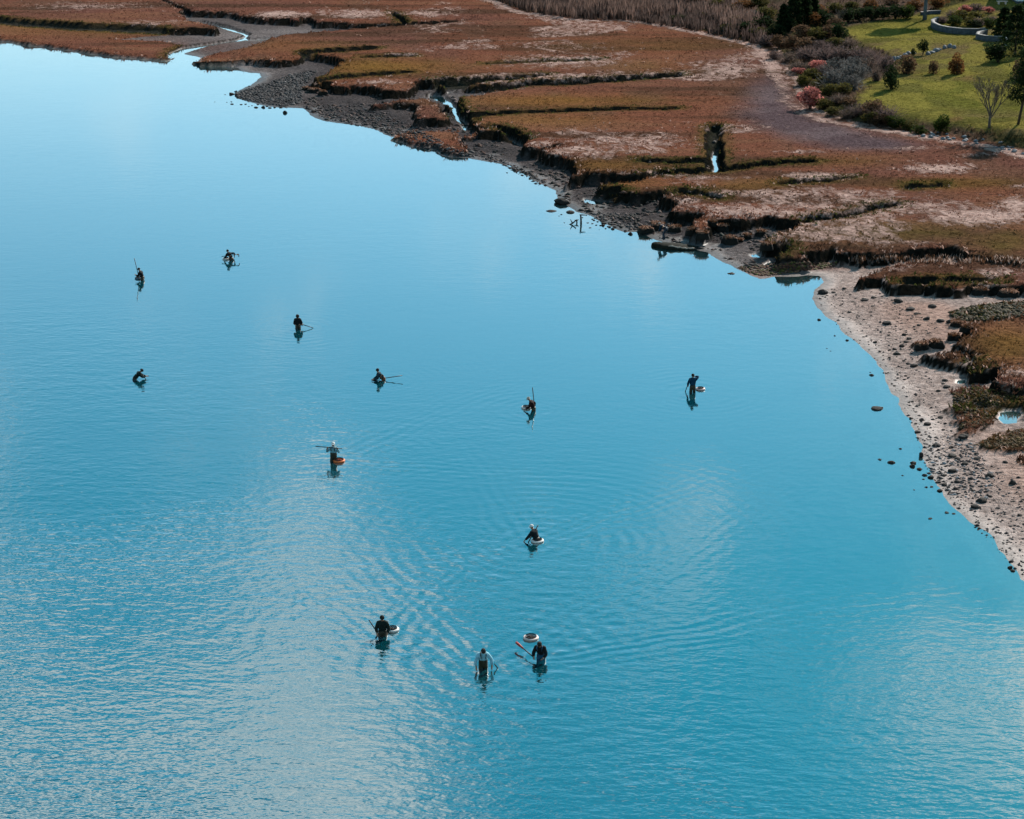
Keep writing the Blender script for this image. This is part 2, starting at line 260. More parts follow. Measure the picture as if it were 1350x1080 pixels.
straw = np.maximum(straw, .62 * sstep(.50, .66, fbm(X / 12, Y / 9, 68, 3)) * sstep(400, 640, PX) * (1 - np.clip(ochre * 1.4, 0, 1)))
straw = np.maximum(straw, up_line * sstep(0, 40, PX)) * veg * (1 - .45 * panne) * sstep(1.0, -1.0, s_up)
straw = np.maximum(straw, np.exp(-((s_up - .3) / 1.0) ** 2) * (.66 - .36 * sstep(1150, 1220, PX)) * sstep(1000, 1030, PX))
edge = np.exp(-np.clip(plat_d, 0, 9) / .45) * veg * .85
straw = np.maximum(straw, edge * sstep(-1, -6, s_up))  # lit rims of the bank tops painted in through the straw mask
wet = np.clip(sstep(.09, .02, Z), 0, 1)

# ------------------------------------------------------------------ materials
MATS = {}
def mat(name, col=(.5, .5, .5), rough=.8, noise=0.0, scale=8.0, bump=0.0, spec=.3, attr=None, col2=None):
    if name in MATS: return MATS[name]
    m = bpy.data.materials.new(name); m.use_nodes = True; nt = m.node_tree; b = nt.nodes['Principled BSDF']
    b.inputs['Base Color'].default_value = (*col, 1); b.inputs['Roughness'].default_value = rough; b.inputs['Specular IOR Level'].default_value = spec
    if noise or bump or attr:
        tc = nt.nodes.new('ShaderNodeTexCoord'); nz = nt.nodes.new('ShaderNodeTexNoise'); nz.inputs['Scale'].default_value = scale; nz.inputs['Detail'].default_value = 4
        oi = nt.nodes.new('ShaderNodeObjectInfo'); ad = nt.nodes.new('ShaderNodeVectorMath'); ad.operation = 'ADD'
        nt.links.new(tc.outputs['Object'], ad.inputs[0]); nt.links.new(oi.outputs['Random'], ad.inputs[1]); nt.links.new(ad.outputs[0], nz.inputs['Vector'])
        mr = nt.nodes.new('ShaderNodeMapRange'); mr.inputs['From Min'].default_value = .3; mr.inputs['From Max'].default_value = .7
        nt.links.new(nz.outputs['Fac'], mr.inputs['Value'])
        mxn = nt.nodes.new('ShaderNodeMix'); mxn.data_type = 'RGBA'
        c2 = col2 if col2 else tuple(c * (1 - noise) for c in col)
        mxn.inputs['A'].default_value = (*c2, 1); mxn.inputs['B'].default_value = (*col, 1)
        nt.links.new(mr.outputs[0], mxn.inputs['Factor']); out = mxn.outputs['Result']
        if attr:
            at = nt.nodes.new('ShaderNodeAttribute'); at.attribute_name = attr; ml = nt.nodes.new('ShaderNodeMix'); ml.data_type = 'RGBA'; ml.blend_type = 'MULTIPLY'
            ml.inputs['Factor'].default_value = 1; nt.links.new(out, ml.inputs['A']); nt.links.new(at.outputs['Color'], ml.inputs['B']); out = ml.outputs['Result']
        nt.links.new(out, b.inputs['Base Color'])
        if name.startswith(('leaf_', 'marsh_grass')):
            tl = nt.nodes.new('ShaderNodeBsdfTranslucent'); nt.links.new(out, tl.inputs['Color']); ms = nt.nodes.new('ShaderNodeMixShader'); ms.inputs[0].default_value = .5
            nt.links.new(b.outputs[0], ms.inputs[1]); nt.links.new(tl.outputs[0], ms.inputs[2]); nt.links.new(ms.outputs[0], nt.nodes['Material Output'].inputs['Surface'])
        if bump:
            bp = nt.nodes.new('ShaderNodeBump'); bp.inputs['Strength'].default_value = bump; bp.inputs['Distance'].default_value = .05
            nt.links.new(nz.outputs['Fac'], bp.inputs['Height']); nt.links.new(bp.outputs[0], b.inputs['Normal'])
    MATS[name] = m; return m

def N(nt, t, **kw):
    n = nt.nodes.new(t)
    for k, v in kw.items():
        if k in n.inputs: n.inputs[k].default_value = v
        else: setattr(n, k, v)
    return n
def ground_material():
    m = bpy.data.materials.new('salt_marsh_ground'); m.use_nodes = True; nt = m.node_tree; L = nt.links; b = nt.nodes['Principled BSDF']
    geo = N(nt, 'ShaderNodeNewGeometry'); col = N(nt, 'ShaderNodeAttribute', attribute_name='albedo'); msk = N(nt, 'ShaderNodeAttribute', attribute_name='mask')
    sep = N(nt, 'ShaderNodeSeparateColor'); L.new(msk.outputs['Color'], sep.inputs[0])
    fine = N(nt, 'ShaderNodeTexNoise', Scale=2.6, Detail=6, Roughness=.68); L.new(geo.outputs['Position'], fine.inputs['Vector'])
    fr = N(nt, 'ShaderNodeMapRange'); fr.inputs['From Min'].default_value = .28; fr.inputs['From Max'].default_value = .72; fr.inputs['To Min'].default_value = .34; fr.inputs['To Max'].default_value = 1.6; L.new(fine.outputs['Fac'], fr.inputs['Value'])
    mul = N(nt, 'ShaderNodeMix', data_type='RGBA', blend_type='MULTIPLY'); mul.inputs['Factor'].default_value = 1; L.new(col.outputs['Color'], mul.inputs['A']); L.new(fr.outputs[0], mul.inputs['B'])
    # flattened straw lying in swirls, also painted along the lit bank rims
    wp = N(nt, 'ShaderNodeTexNoise', Scale=.35, Detail=2); L.new(geo.outputs['Position'], wp.inputs['Vector'])
    wv = N(nt, 'ShaderNodeVectorMath', operation='MULTIPLY_ADD'); wv.inputs[1].default_value = (3, 3, 0); L.new(wp.outputs['Color'], wv.inputs[0]); L.new(geo.outputs['Position'], wv.inputs[2])
    st = N(nt, 'ShaderNodeTexNoise', Scale=1.25, Detail=8, Roughness=.74); mp = N(nt, 'ShaderNodeMapping'); mp.inputs['Scale'].default_value = (.9, .42, 1); L.new(wv.outputs[0], mp.inputs[0]); L.new(mp.outputs[0], st.inputs['Vector'])
    sa = N(nt, 'ShaderNodeMath', operation='MULTIPLY_ADD'); sa.inputs[1].default_value = .50; L.new(sep.outputs[0], sa.inputs[0]); L.new(st.outputs['Fac'], sa.inputs[2])
    sr = N(nt, 'ShaderNodeMapRange', interpolation_type='SMOOTHSTEP'); sr.inputs['From Min'].default_value = .70; sr.inputs['From Max'].default_value = .93; L.new(sa.outputs[0], sr.inputs['Value'])
    sm = N(nt, 'ShaderNodeMath', operation='MULTIPLY'); L.new(sr.outputs[0], sm.inputs[0]); L.new(fr.outputs[0], sm.inputs[1]); sm.use_clamp = True
    stc = N(nt, 'ShaderNodeMix', data_type='RGBA'); stc.inputs['B'].default_value = (.50, .335, .285, 1); L.new(sm.outputs[0], stc.inputs['Factor']); L.new(mul.outputs['Result'], stc.inputs['A'])
    L.new(stc.outputs['Result'], b.inputs['Base Color'])
    ro = N(nt, 'ShaderNodeMapRange'); ro.inputs['To Min'].default_value = .95; ro.inputs['To Max'].default_value = .50; L.new(sep.outputs[1], ro.inputs['Value']); L.new(ro.outputs[0], b.inputs['Roughness'])
    spc = N(nt, 'ShaderNodeMapRange'); spc.inputs['To Min'].default_value = 0; spc.inputs['To Max'].default_value = .22; L.new(sep.outputs[1], spc.inputs['Value']); L.new(spc.outputs[0], b.inputs['Specular IOR Level'])
    bp = N(nt, 'ShaderNodeBump'); bp.inputs['Distance'].default_value = .42; bp.inputs['Strength'].default_value = .8
    bs = N(nt, 'ShaderNodeMapRange'); bs.inputs['To Min'].default_value = .75; bs.inputs['To Max'].default_value = .12; L.new(sep.outputs[1], bs.inputs['Value']); L.new(bs.outputs[0], bp.inputs['Strength'])
    hs = N(nt, 'ShaderNodeMath', operation='ADD'); L.new(fine.outputs['Fac'], hs.inputs[0]); L.new(sm.outputs[0], hs.inputs[1]); L.new(hs.outputs[0], bp.inputs['Height']); L.new(bp.outputs[0], b.inputs['Normal'])
    return m

# ------------------------------------------------------------------ object helpers
def link(o, parent=None):
    COL.objects.link(o)
    if parent is not None: o.parent = parent
    return o
def tag(o, label, cat, group=None):
    o['label'] = label; o['category'] = cat
    if group: o['group'] = group
    return o
def grid_mesh(name, V, R, Cn, attrs):
    me = bpy.data.meshes.new(name); nv = R * Cn; nf = (R - 1) * (Cn - 1)
    me.vertices.add(nv); me.vertices.foreach_set('co', V.astype(np.float32).ravel())
    i = np.arange(nv).reshape(R, Cn); q = np.stack([i[:-1, :-1], i[:-1, 1:], i[1:, 1:], i[1:, :-1]], -1).reshape(-1)
    me.loops.add(nf * 4); me.loops.foreach_set('vertex_index', q.astype(np.int32)); me.polygons.add(nf)
    me.polygons.foreach_set('loop_start', (np.arange(nf) * 4).astype(np.int32)); me.polygons.foreach_set('use_smooth', np.ones(nf, bool))
    me.update()
    for k, a in attrs.items():
        at = me.attributes.new(k, 'FLOAT_COLOR', 'POINT'); d = np.ones((nv, 4), np.float32); d[:, :3] = a.reshape(-1, 3); at.data.foreach_set('color', d.ravel())
    return me
def tri_mesh(name, V, F, colors=None, smooth=False):
    me = bpy.data.meshes.new(name); V = np.asarray(V, np.float32); F = np.asarray(F, np.int32); k = F.shape[1]
    me.vertices.add(len(V)); me.vertices.foreach_set('co', V.ravel()); me.loops.add(F.size); me.loops.foreach_set('vertex_index', F.ravel())
    me.polygons.add(len(F)); me.polygons.foreach_set('loop_start', (np.arange(len(F)) * k).astype(np.int32))
    if smooth: me.polygons.foreach_set('use_smooth', np.ones(len(F), bool))
    me.update()
    if colors is not None:
        at = me.attributes.new('tint', 'FLOAT_COLOR', 'POINT'); d = np.ones((len(V), 4), np.float32); d[:, :3] = colors; at.data.foreach_set('color', d.ravel())
    return me
def mobj(name, me, m, parent=None, loc=None):
    if m is not None and not me.materials: me.materials.append(m)
    o = bpy.data.objects.new(name, me); link(o, parent)
    if loc is not None: o.location = loc
    return o
def empty(name, loc, rz=0):
    o = bpy.data.objects.new(name, None); o.empty_display_size = .3; link(o); o.location = loc; o.rotation_euler = (0, 0, rz); return o
def copy_tree(o, parent=None):
    c = o.copy(); link(c, parent)
    for ch in list(o.children): copy_tree(ch, c)
    return c
def tube_data(pts, rads, n=8, V=None, F=None, cap=True):
    V = [] if V is None else V; F = [] if F is None else F
    pts = [Vector(p) for p in pts]; base0 = len(V)
    for i, p in enumerate(pts):
        t = (pts[min(i + 1, len(pts) - 1)] - pts[max(i - 1, 0)]).normalized()
        a = t.cross(Vector((0, 0, 1))); a = a.normalized() if a.length > 1e-3 else Vector((1, 0, 0)); b = t.cross(a)
        for k in range(n):
            an = 2 * math.pi * k / n; V.append(p + (a * math.cos(an) + b * math.sin(an)) * rads[i])
    for i in range(len(pts) - 1):
        for k in range(n):
            a0 = base0 + i * n + k; a1 = base0 + i * n + (k + 1) % n
            F.append((a0, a1, a1 + n)); F.append((a0, a1 + n, a0 + n))
    if cap:
        for e, i in ((0, 0), (1, len(pts) - 1)):
            c = len(V); V.append(pts[i])
            for k in range(n):
                a0 = base0 + i * n + k; a1 = base0 + i * n + (k + 1) % n; F.append((c, a0, a1) if e else (c, a1, a0))
    return V, F
def tube(name, pts, rads, m, parent=None, n=8):
    V, F = tube_data(pts, rads, n); return mobj(name, tri_mesh(name, V, F, smooth=True), m, parent)

# ------------------------------------------------------------------ ground and water
R_, C_ = Z.shape
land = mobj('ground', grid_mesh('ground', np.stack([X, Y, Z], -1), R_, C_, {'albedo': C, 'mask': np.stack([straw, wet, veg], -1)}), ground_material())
land['kind'] = 'structure'

# the tide: where somebody wades the water carries rings
WADERS = [(187, 370), (304, 343), (393, 433), (180, 501), (501, 501), (702, 541), (913, 517), (440, 607), (707, 713), (505, 836), (637, 879), (713, 867)]
def water_material():
    m = bpy.data.materials.new('tidal_water'); m.use_nodes = True; nt = m.node_tree; L = nt.links
    for n in list(nt.nodes): nt.nodes.remove(n)
    out = N(nt, 'ShaderNodeOutputMaterial'); geo = N(nt, 'ShaderNodeNewGeometry'); dep = N(nt, 'ShaderNodeAttribute', attribute_name='depth')
    sepd = N(nt, 'ShaderNodeSeparateColor'); L.new(dep.outputs['Color'], sepd.inputs[0])
    pos = geo.outputs['Position']
    # wind patches
    pn = N(nt, 'ShaderNodeTexNoise', Scale=.045, Detail=3); L.new(pos, pn.inputs['Vector'])
    pr = N(nt, 'ShaderNodeMapRange'); pr.inputs['From Min'].default_value = .35; pr.inputs['From Max'].default_value = .65; pr.inputs['To Min'].default_value = .35; pr.inputs['To Max'].default_value = 1.0; L.new(pn.outputs['Fac'], pr.inputs['Value'])
    def wave(scale, sx, sy, rot, detail, rough=.5):
        mp = N(nt, 'ShaderNodeMapping'); mp.inputs['Scale'].default_value = (sx, sy, 1); mp.inputs['Rotation'].default_value = (0, 0, rot); L.new(pos, mp.inputs[0])
        w = N(nt, 'ShaderNodeTexNoise', Scale=scale, Detail=detail, Roughness=rough); L.new(mp.outputs[0], w.inputs['Vector']); return w.outputs['Fac']
    def madd(a, k, b):
        n = N(nt, 'ShaderNodeMath', operation='MULTIPLY_ADD'); L.new(a, n.inputs[0]); n.inputs[1].default_value = k
        if b is None: n.inputs[2].default_value = 0
        else: L.new(b, n.inputs[2])
        return n.outputs[0]
    h = madd(wave(2.3, .7, 1.3, .35, 2, .55), .046, None)
    h = madd(wave(.75, .7, 1.4, -.25, 1), .050, h)
    hm = N(nt, 'ShaderNodeMath', operation='MULTIPLY'); L.new(h, hm.inputs[0]); L.new(pr.outputs[0], hm.inputs[1])
    # rough towards the open water, glassy in the lee of the shore
    hd = N(nt, 'ShaderNodeMath', operation='MULTIPLY'); L.new(hm.outputs[0], hd.inputs[0]); L.new(sepd.outputs[1], hd.inputs[1]); h = hd.outputs[0]
    bp = N(nt, 'ShaderNodeBump'); bp.inputs['Strength'].default_value = 1; bp.inputs['Distance'].default_value = 1.0; L.new(h, bp.inputs['Height'])
    gl = N(nt, 'ShaderNodeBsdfGlossy', Roughness=.06); gl.inputs['Color'].default_value = (.92, 1, 1, 1); L.new(bp.outputs[0], gl.inputs['Normal'])
    df = N(nt, 'ShaderNodeBsdfDiffuse'); df.inputs['Color'].default_value = (.001, .060, .080, 1)
    tr = N(nt, 'ShaderNodeBsdfTransparent'); tr.inputs['Color'].default_value = (.55, .86, .90, 1)
    body = N(nt, 'ShaderNodeMixShader'); L.new(sepd.outputs[0], body.inputs[0]); L.new(tr.outputs[0], body.inputs[1]); L.new(df.outputs[0], body.inputs[2])
    fr0 = N(nt, 'ShaderNodeFresnel', IOR=1.33); L.new(bp.outputs[0], fr0.inputs['Normal']); fr = N(nt, 'ShaderNodeMapRange'); fr.inputs['From Min'].default_value = .02; fr.inputs['From Max'].default_value = .5; fr.inputs['To Min'].default_value = .40; fr.inputs['To Max'].default_value = .80; L.new(fr0.outputs[0], fr.inputs['Value'])
    mxs = N(nt, 'ShaderNodeMixShader'); L.new(fr.outputs[0], mxs.inputs[0]); L.new(body.outputs[0], mxs.inputs[1]); L.new(gl.outputs[0], mxs.inputs[2])
    L.new(mxs.outputs[0], out.inputs['Surface']); return m
dw = [-120.0, 0.0, 30.0, 46.0]
while dw[-1] < 150: dw.append(dw[-1] + .0016 * dw[-1])
while dw[-1] < 420: dw.append(dw[-1] + .006 * dw[-1])
dw = np.array(dw + [700.0, 1400.0, 3500.0])
uw = np.r_[-.9, -.6, -.42, np.arange(-.34, .34, .00135), .42, .6, .9]
DW, UW = np.meshgrid(dw, uw, indexing='ij'); YW_ = DW; XW_ = UW * np.maximum(DW, 60.0)
ri = np.clip(np.interp(YW_, ds, np.arange(len(ds))), 0, len(ds) - 1); ci = np.clip(np.interp(UW, us, np.arange(len(us))), 0, len(us) - 1)
def grid_at(A):
    r0, c0 = np.minimum(ri.astype(int), R_ - 2), np.minimum(ci.astype(int), C_ - 2); fr_, fc_ = ri - r0, ci - c0
    return (A[r0, c0] * (1 - fc_) + A[r0, c0 + 1] * fc_) * (1 - fr_) + (A[r0 + 1, c0] * (1 - fc_) + A[r0 + 1, c0 + 1] * fc_) * fr_
Zs, ss = grid_at(Z), grid_at(s_shore)
opac = np.clip(1 - np.exp(-np.clip(-Zs, 0, 2) / .62) * .92, .08, .965)
calm = np.clip(.09 + .95 * sstep(118, 52, YW_ + .85 * XW_), 0, 1) * sstep(0, -5, ss) + .02
WH = np.zeros_like(DW); jit = fbm(XW_ / 2.2, YW_ / 2.2, 71, 3) * .55 + fbm(XW_ / 6, YW_ / 6, 72, 2) * .5
for i, (px, py) in enumerate(WADERS):
    g = ground(px, py); near = i >= 8
    dx, dy = XW_ - g[0], YW_ - g[1]; r = np.hypot(dx, dy); an = np.arctan2(dy, dx)
    lam = (.86 if near else .58) + .06 * (i % 4); amp = (.0110 if near else .0045) * np.exp(-r / (5.5 if near else 3.2)) * sstep(.15, .6, r)
    lobes = 2.6 * np.clip(fbm(an * 1.9 + 9 + i * 7, r * .22 + i, 80 + i, 2) - .32, 0, 1)
    WH += amp * lobes * np.sin(2 * math.pi * (r + jit) / lam)
# bow waves of the three who walk through the near water
for px, py, hx, hy, A in ((505, 836, .15, -1, .007), (637, 879, -.1, -1, .010), (713, 867, -.75, -1, .011), (707, 713, -.3, -1, .006), (440, 607, -1, -.4, .006)):
    g = ground(px, py); hl = math.hypot(hx, hy); hx, hy = hx / hl, hy / hl
    dx, dy = XW_ - g[0], YW_ - g[1]; back = -(dx * hx + dy * hy); latS = dx * -hy + dy * hx; lat = np.abs(latS) + (jit - .5) * 1.5
    arm = lat - (.25 + .62 * np.clip(back, 0, None))
    WH += A * np.sin(2 * math.pi * arm / .78) * np.exp(-(arm / 1.9) ** 2) * np.exp(-np.clip(back, 0, None) / 8.0) * sstep(-.6, .3, back) * (sstep(-.6, .4, latS) if px == 713 else 1.0)
WH *= sstep(0, -1.5, ss)
WH[:3] = 0; WH[-3:] = 0
water = mobj('water', grid_mesh('water', np.stack([XW_, YW_, WH], -1), len(dw), len(uw), {'depth': np.stack([opac, calm, 0 * opac], -1)}), water_material())
water['kind'] = 'structure'

# ------------------------------------------------------------------ marsh grass, reeds and rubble that nobody could count
def blades(P, h, w, lean, tint, nb, seed):
    """nb bent blades (two triangles each) for every point"""
    r = np.random.default_rng(seed); n = len(P); V = np.zeros((n, nb, 4, 3), np.float32)
    for k in range(nb):
        az = r.uniform(0, 2 * math.pi, n); ln = lean * r.uniform(.2, 1.3, n); hh = h * r.uniform(.6, 1.15, n); ww = w * r.uniform(.6, 1.3, n)
        base = P + np.stack([r.normal(0, .35, n) * w * 2, r.normal(0, .35, n) * w * 2, -0.05 * np.ones(n)], -1)
        side = np.stack([-np.sin(az), np.cos(az), 0 * az], -1); out = np.stack([np.cos(az), np.sin(az), 0 * az], -1)
        V[:, k, 0] = base - side * ww[:, None] / 2; V[:, k, 1] = base + side * ww[:, None] / 2
        mid = base + out * (ln * hh * .35)[:, None]; mid[:, 2] += hh * .6
        V[:, k, 2] = mid + side * ww[:, None] * .35
        tip = base + out * (ln * hh)[:, None]; tip[:, 2] += hh; V[:, k, 3] = tip
    idx = np.arange(n * nb)[:, None] * 4; F = np.concatenate([idx + np.array([0, 1, 2]), idx + np.array([0, 2, 3])])
    return V.reshape(-1, 3), F, np.repeat(np.repeat(tint[:, None], nb, 1)[:, :, None], 4, 2).reshape(-1, 3)
def pick(n, seed, r0=None):
    r = np.random.default_rng(seed); ra = np.searchsorted(ds, 84); rb = np.searchsorted(ds, 400)
    i = r.integers(ra, rb, n); j = r.integers(30, 830, n)
    return i, j, r
def place(i, j, r):
    fi, fj = r.random(len(i)), r.random(len(i)); i1, j1 = np.minimum(i + 1, R_ - 1), np.minimum(j + 1, C_ - 1)
    out = []
    for A in (X, Y, Z): out.append((A[i, j] * (1 - fj) + A[i, j1] * fj) * (1 - fi) + (A[i1, j] * (1 - fj) + A[i1, j1] * fj) * fi)
    return np.stack(out, -1)
grassm = mat('marsh_grass_blades', (1, 1, 1), .9, noise=.25, scale=.6, spec=.0, attr='tint')
i, j, r = pick(330000, 101)
dens = veg[i, j] * (1 - panne[i, j]) * (s_up[i, j] < -1.5) * (.07 + .9 * np.exp(-np.clip(plat_d[i, j], 0, 9) / .6) + .45 * (ditch_d[i, j] > -1.4) + .10 * (n3[i, j] > .55)) * (Z[i, j] > .2) * np.where((np.abs(PX[i, j] - 942) < 18) & (np.abs(PY[i, j] - 200) < 30), .12, 1)
keep = r.random(len(i)) < dens; i, j = i[keep], j[keep]
P = place(i, j, r); e = np.exp(-np.clip(plat_d[i, j], 0, 9) / .7)
col = vegc[i, j] * r.uniform(.8, 1.35, len(i))[:, None]
sw = (r.random(len(i)) < straw[i, j] * .45)[:, None]; col = np.where(sw, np.array((.50, .33, .27)) * r.uniform(.7, 1.2, len(i))[:, None], col)
gr = (r.random(len(i)) < .45 * (ditch_d[i, j] > -1.8))[:, None]; col = np.where(gr, np.array((.055, .060, .018)) * r.uniform(.6, 1.5, len(i))[:, None], col)
V_, F_, T_ = blades(P, .17 + .14 * e + .0002 * P[:, 1], .09 + .0003 * P[:, 1], 1.0, col, 3, 102)
o = mobj('marsh_grass', tri_mesh('marsh_grass', V_, F_, T_), grassm); tag(o, 'brown and straw coloured cordgrass covering the salt marsh', 'grass'); o['kind'] = 'stuff'
# lawn and rough grass on the upland
i, j, r = pick(120000, 111); keep = (s_up[i, j] > .5) & (r.random(len(i)) < np.where(lawnm[i, j] > .5, .35, .5)); i, j = i[keep], j[keep]
P = place(i, j, r); lw = lawnm[i, j]; col = C[i, j] * r.uniform(.65, 1.45, len(i))[:, None]
V_, F_, T_ = blades(P, np.where(lw > .5, .14, .5), np.where(lw > .5, .16, .2), .8, col, 3, 112)
o = mobj('upland_grass', tri_mesh('upland_grass', V_, F_, T_), grassm); tag(o, 'green lawn turf and rough brown grass above the marsh', 'grass'); o['kind'] = 'stuff'
# reed bed along the back of the marsh
reed_poly = poly([(520, -60), (610, -14), (650, -2), (668, 4), (700, 15), (760, 23), (830, 26), (880, 33), (930, 42), (975, 52), (1004, 58), (1015, 48), (985, 28), (960, 8), (950, -20), (900, -60)], 1.5)
r = np.random.default_rng(121); lo, hi = reed_poly.min(0), reed_poly.max(0)
q = r.uniform(lo, hi, (60000, 2)); q = q[signed(q[:, 0], q[:, 1], reed_poly, 6.0) > 0]
def heights(q): return np.array([height(a, b) for a, b in q])
q = q[(np.abs(q[:, 0] / q[:, 1]) < .3) & (q[:, 1] < 420)][:15000]
P = np.c_[q, heights(q)]; clump = fbm(q[:, 0] / 4, q[:, 1] / 6, 131, 3)
col = np.where((clump > .52)[:, None], (.150, .098, .082), (.095, .066, .058)) * r.uniform(.55, 1.5, len(q))[:, None]
V_, F_, T_ = blades(P, 0.7 + 2.4 * clump, np.full(len(q), .15), .22, col, 4, 132)
o = mobj('reed_bed', tri_mesh('reed_bed', V_, F_, T_), grassm); tag(o, 'tall mauve brown reed bed behind the flat marsh', 'reeds'); o['kind'] = 'stuff'
# pale cut stalks at the foot of the bank
pts = []
for k in range(420):
    px = random.uniform(1120, 1350); py = 345 - 2.2 * math.sin((px - 1120) / 230 * 3.1) + random.uniform(-2.5, 4)
    if random.random() < .55 + .45 * (1195 < px < 1245): pts.append(hit(px, py))
P = np.array(pts); col = np.where(RNG.random(len(P))[:, None] < .45, (.46, .34, .29), (.16, .08, .045)) * RNG.uniform(.7, 1.2, len(P))[:, None]
V_, F_, T_ = blades(P, np.full(len(P), .42), np.full(len(P), .07), .35, col, 3, 142)
o = mobj('dry_stalks', tri_mesh('dry_stalks', V_, F_, T_), grassm); tag(o, 'pale dry stalks standing at the foot of the peat bank', 'grass'); o['kind'] = 'stuff'
# cobbles and shells: small octahedral stones, one mesh
OCT_V = np.array([(1, 0, 0), (0, 1, 0), (-1, 0, 0), (0, -1, 0), (0, 0, 1), (0, 0, -1)], float)
OCT_F = np.array([(0, 1, 4), (1, 2, 4), (2, 3, 4), (3, 0, 4), (1, 0, 5), (2, 1, 5), (3, 2, 5), (0, 3, 5)])
def pebbles(name, pts, smin, smax, cols, label, seed):
    r = np.random.default_rng(seed); n = len(pts); P = np.array(pts); s = smin + (smax - smin) * r.random(n) ** 2.2
    rot = r.uniform(0, 6.28, n); sc = s[:, None, None] * np.stack([r.uniform(.7, 1.5, n), r.uniform(.6, 1.1, n), r.uniform(.4, .8, n)], -1)[:, None]
    v = OCT_V[None] * sc * (1 + r.normal(0, .16, (n, 6, 3))); c, s_ = np.cos(rot)[:, None], np.sin(rot)[:, None]
    x, y = v[:, :, 0] * c - v[:, :, 1] * s_, v[:, :, 0] * s_ + v[:, :, 1] * c; v = np.stack([x, y, v[:, :, 2]], -1) + P[:, None]
    F = (np.arange(n)[:, None, None] * 6 + OCT_F[None]).reshape(-1, 3)
    cc = np.array(cols)[r.integers(0, len(cols), n)] * r.uniform(.6, 1.4, n)[:, None]
    o = mobj(name, tri_mesh(name, v.reshape(-1, 3), F, np.repeat(cc[:, None], 6, 1).reshape(-1, 3)), mat('cobble_stone', (1, 1, 1), .8, noise=.3, scale=6, spec=.12, attr='tint'))
    tag(o, label, 'stones'); o['kind'] = 'stuff'; return o
def inside(px, py, pg):
    c = False
    for (ax, ay), (bx, by) in zip(pg, pg[1:] + pg[:1]):
        if (ay > py) != (by > py) and px < (bx - ax) * (py - ay) / (by - ay) + ax: c = not c
    return c
def spread(pg, n, zmin=-.15):
    out = []; xs = [p[0] for p in pg]; ys = [p[1] for p in pg]
    while len(out) < n:
        px, py = random.uniform(min(xs), max(xs)), random.uniform(min(ys), max(ys))
        if inside(px, py, pg):
            h = hit(px, py)
            if h.z > zmin: out.append(tuple(h))
            else: out.append((h.x, h.y, -.03))
    return out
DARKST = [(.035, .033, .036), (.06, .055, .055), (.10, .09, .09), (.025, .028, .03)]
SPIT = [(308, 124), (330, 116), (352, 110), (380, 100), (400, 94), (418, 94), (406, 108), (398, 122), (400, 134), (376, 141), (345, 136), (318, 131)]
pebbles('cobble_spit', spread(SPIT, 2600), .10, .34, DARKST + [(.10, .09, .09)], 'grey cobbles heaped on the low spit', 201)
pebbles('mud_cobbles', spread([(400, 140), (470, 138), (545, 166), (600, 196), (655, 205), (720, 240), (712, 246), (655, 214), (560, 196), (500, 172), (430, 158), (402, 146)], 1500), .06, .30, DARKST + [(.10, .06, .05)], 'dark stones and weed strewn over the muddy slope', 202)
pebbles('beach_pebbles', spread([(1072, 384), (1130, 375), (1190, 400), (1250, 430), (1205, 455), (1230, 500), (1250, 560), (1290, 600), (1350, 640), (1350, 765), (1262, 672), (1214, 600), (1190, 530), (1150, 470), (1090, 418)], 1500), .03, .13, DARKST, 'small dark pebbles scattered over the pale beach', 203)
pebbles('shell_cobbles', spread([(1212, 578), (1250, 572), (1290, 590), (1310, 630), (1300, 660), (1255, 655), (1222, 625)], 480), .05, .17, DARKST + [(.32, .31, .32), (.22, .2, .2)], 'grey cobbles and shells packed along the tideline', 204)
i, j, r = pick(160000, 221); PXi, PYi = PX[i, j], PY[i, j]; ok = (s_shore[i, j] > .2) & (s_shore[i, j] < 30) & (veg[i, j] < .2) & (slope[i, j] < .7) & (PXi > 400) & (PXi < 1015) & (PYi > 116) & (Z[i, j] > -.02) & (fbm(X[i, j] / 3, Y[i, j] / 3, 69, 3) > .46)
i, j = i[ok][:4200], j[ok][:4200]
pebbles('bank_debris', place(i, j, r), .05, .34, [(.030, .028, .028), (.055, .045, .04), (.09, .05, .04), (.13, .09, .08), (.02, .025, .022)], 'dark clods and weed littering the mud under the peat banks', 210)
pebbles('bank_cobbles', spread([(778, 282), (800, 280), (838, 282), (846, 290), (838, 303), (810, 297), (790, 290)], 260), .06, .26, DARKST + [(.18, .13, .12)], 'dark cobbles on the sand below the peat bank', 205)
pebbles('rockweed', spread([(972, 353), (1000, 350), (1040, 346), (1105, 346), (1100, 352), (1040, 360), (1010, 365), (990, 361)], 900), .07, .22, [(.12, .055, .04), (.07, .04, .03), (.16, .09, .06), (.10, .09, .03)], 'russet rockweed lying on the low mud point', 206)
pebbles('weedy_rubble', spread([(1252, 412), (1280, 404), (1350, 396), (1350, 417), (1300, 423), (1262, 423)], 900), .10, .30, [(.035, .032, .018), (.06, .05, .025), (.09, .065, .035)], 'weed covered rubble below the peat bank', 207)
pebbles('weedy_ledge', spread([(1256, 516), (1282, 506), (1345, 522), (1314, 538), (1314, 554), (1298, 563), (1262, 566), (1274, 552), (1256, 535)], 1000), .05, .18, [(.10, .06, .022), (.07, .04, .018), (.13, .08, .03), (.04, .03, .015)], 'brown weed growing on the low mud ledge', 208)
pebbles('weedy_bar', spread([(1285, 587), (1312, 572), (1350, 565), (1350, 590), (1310, 591)], 700), .05, .17, [(.10, .06, .022), (.07, .04, .018), (.13, .08, .03)], 'brown weed on the sand bar beside the cobbles', 209)

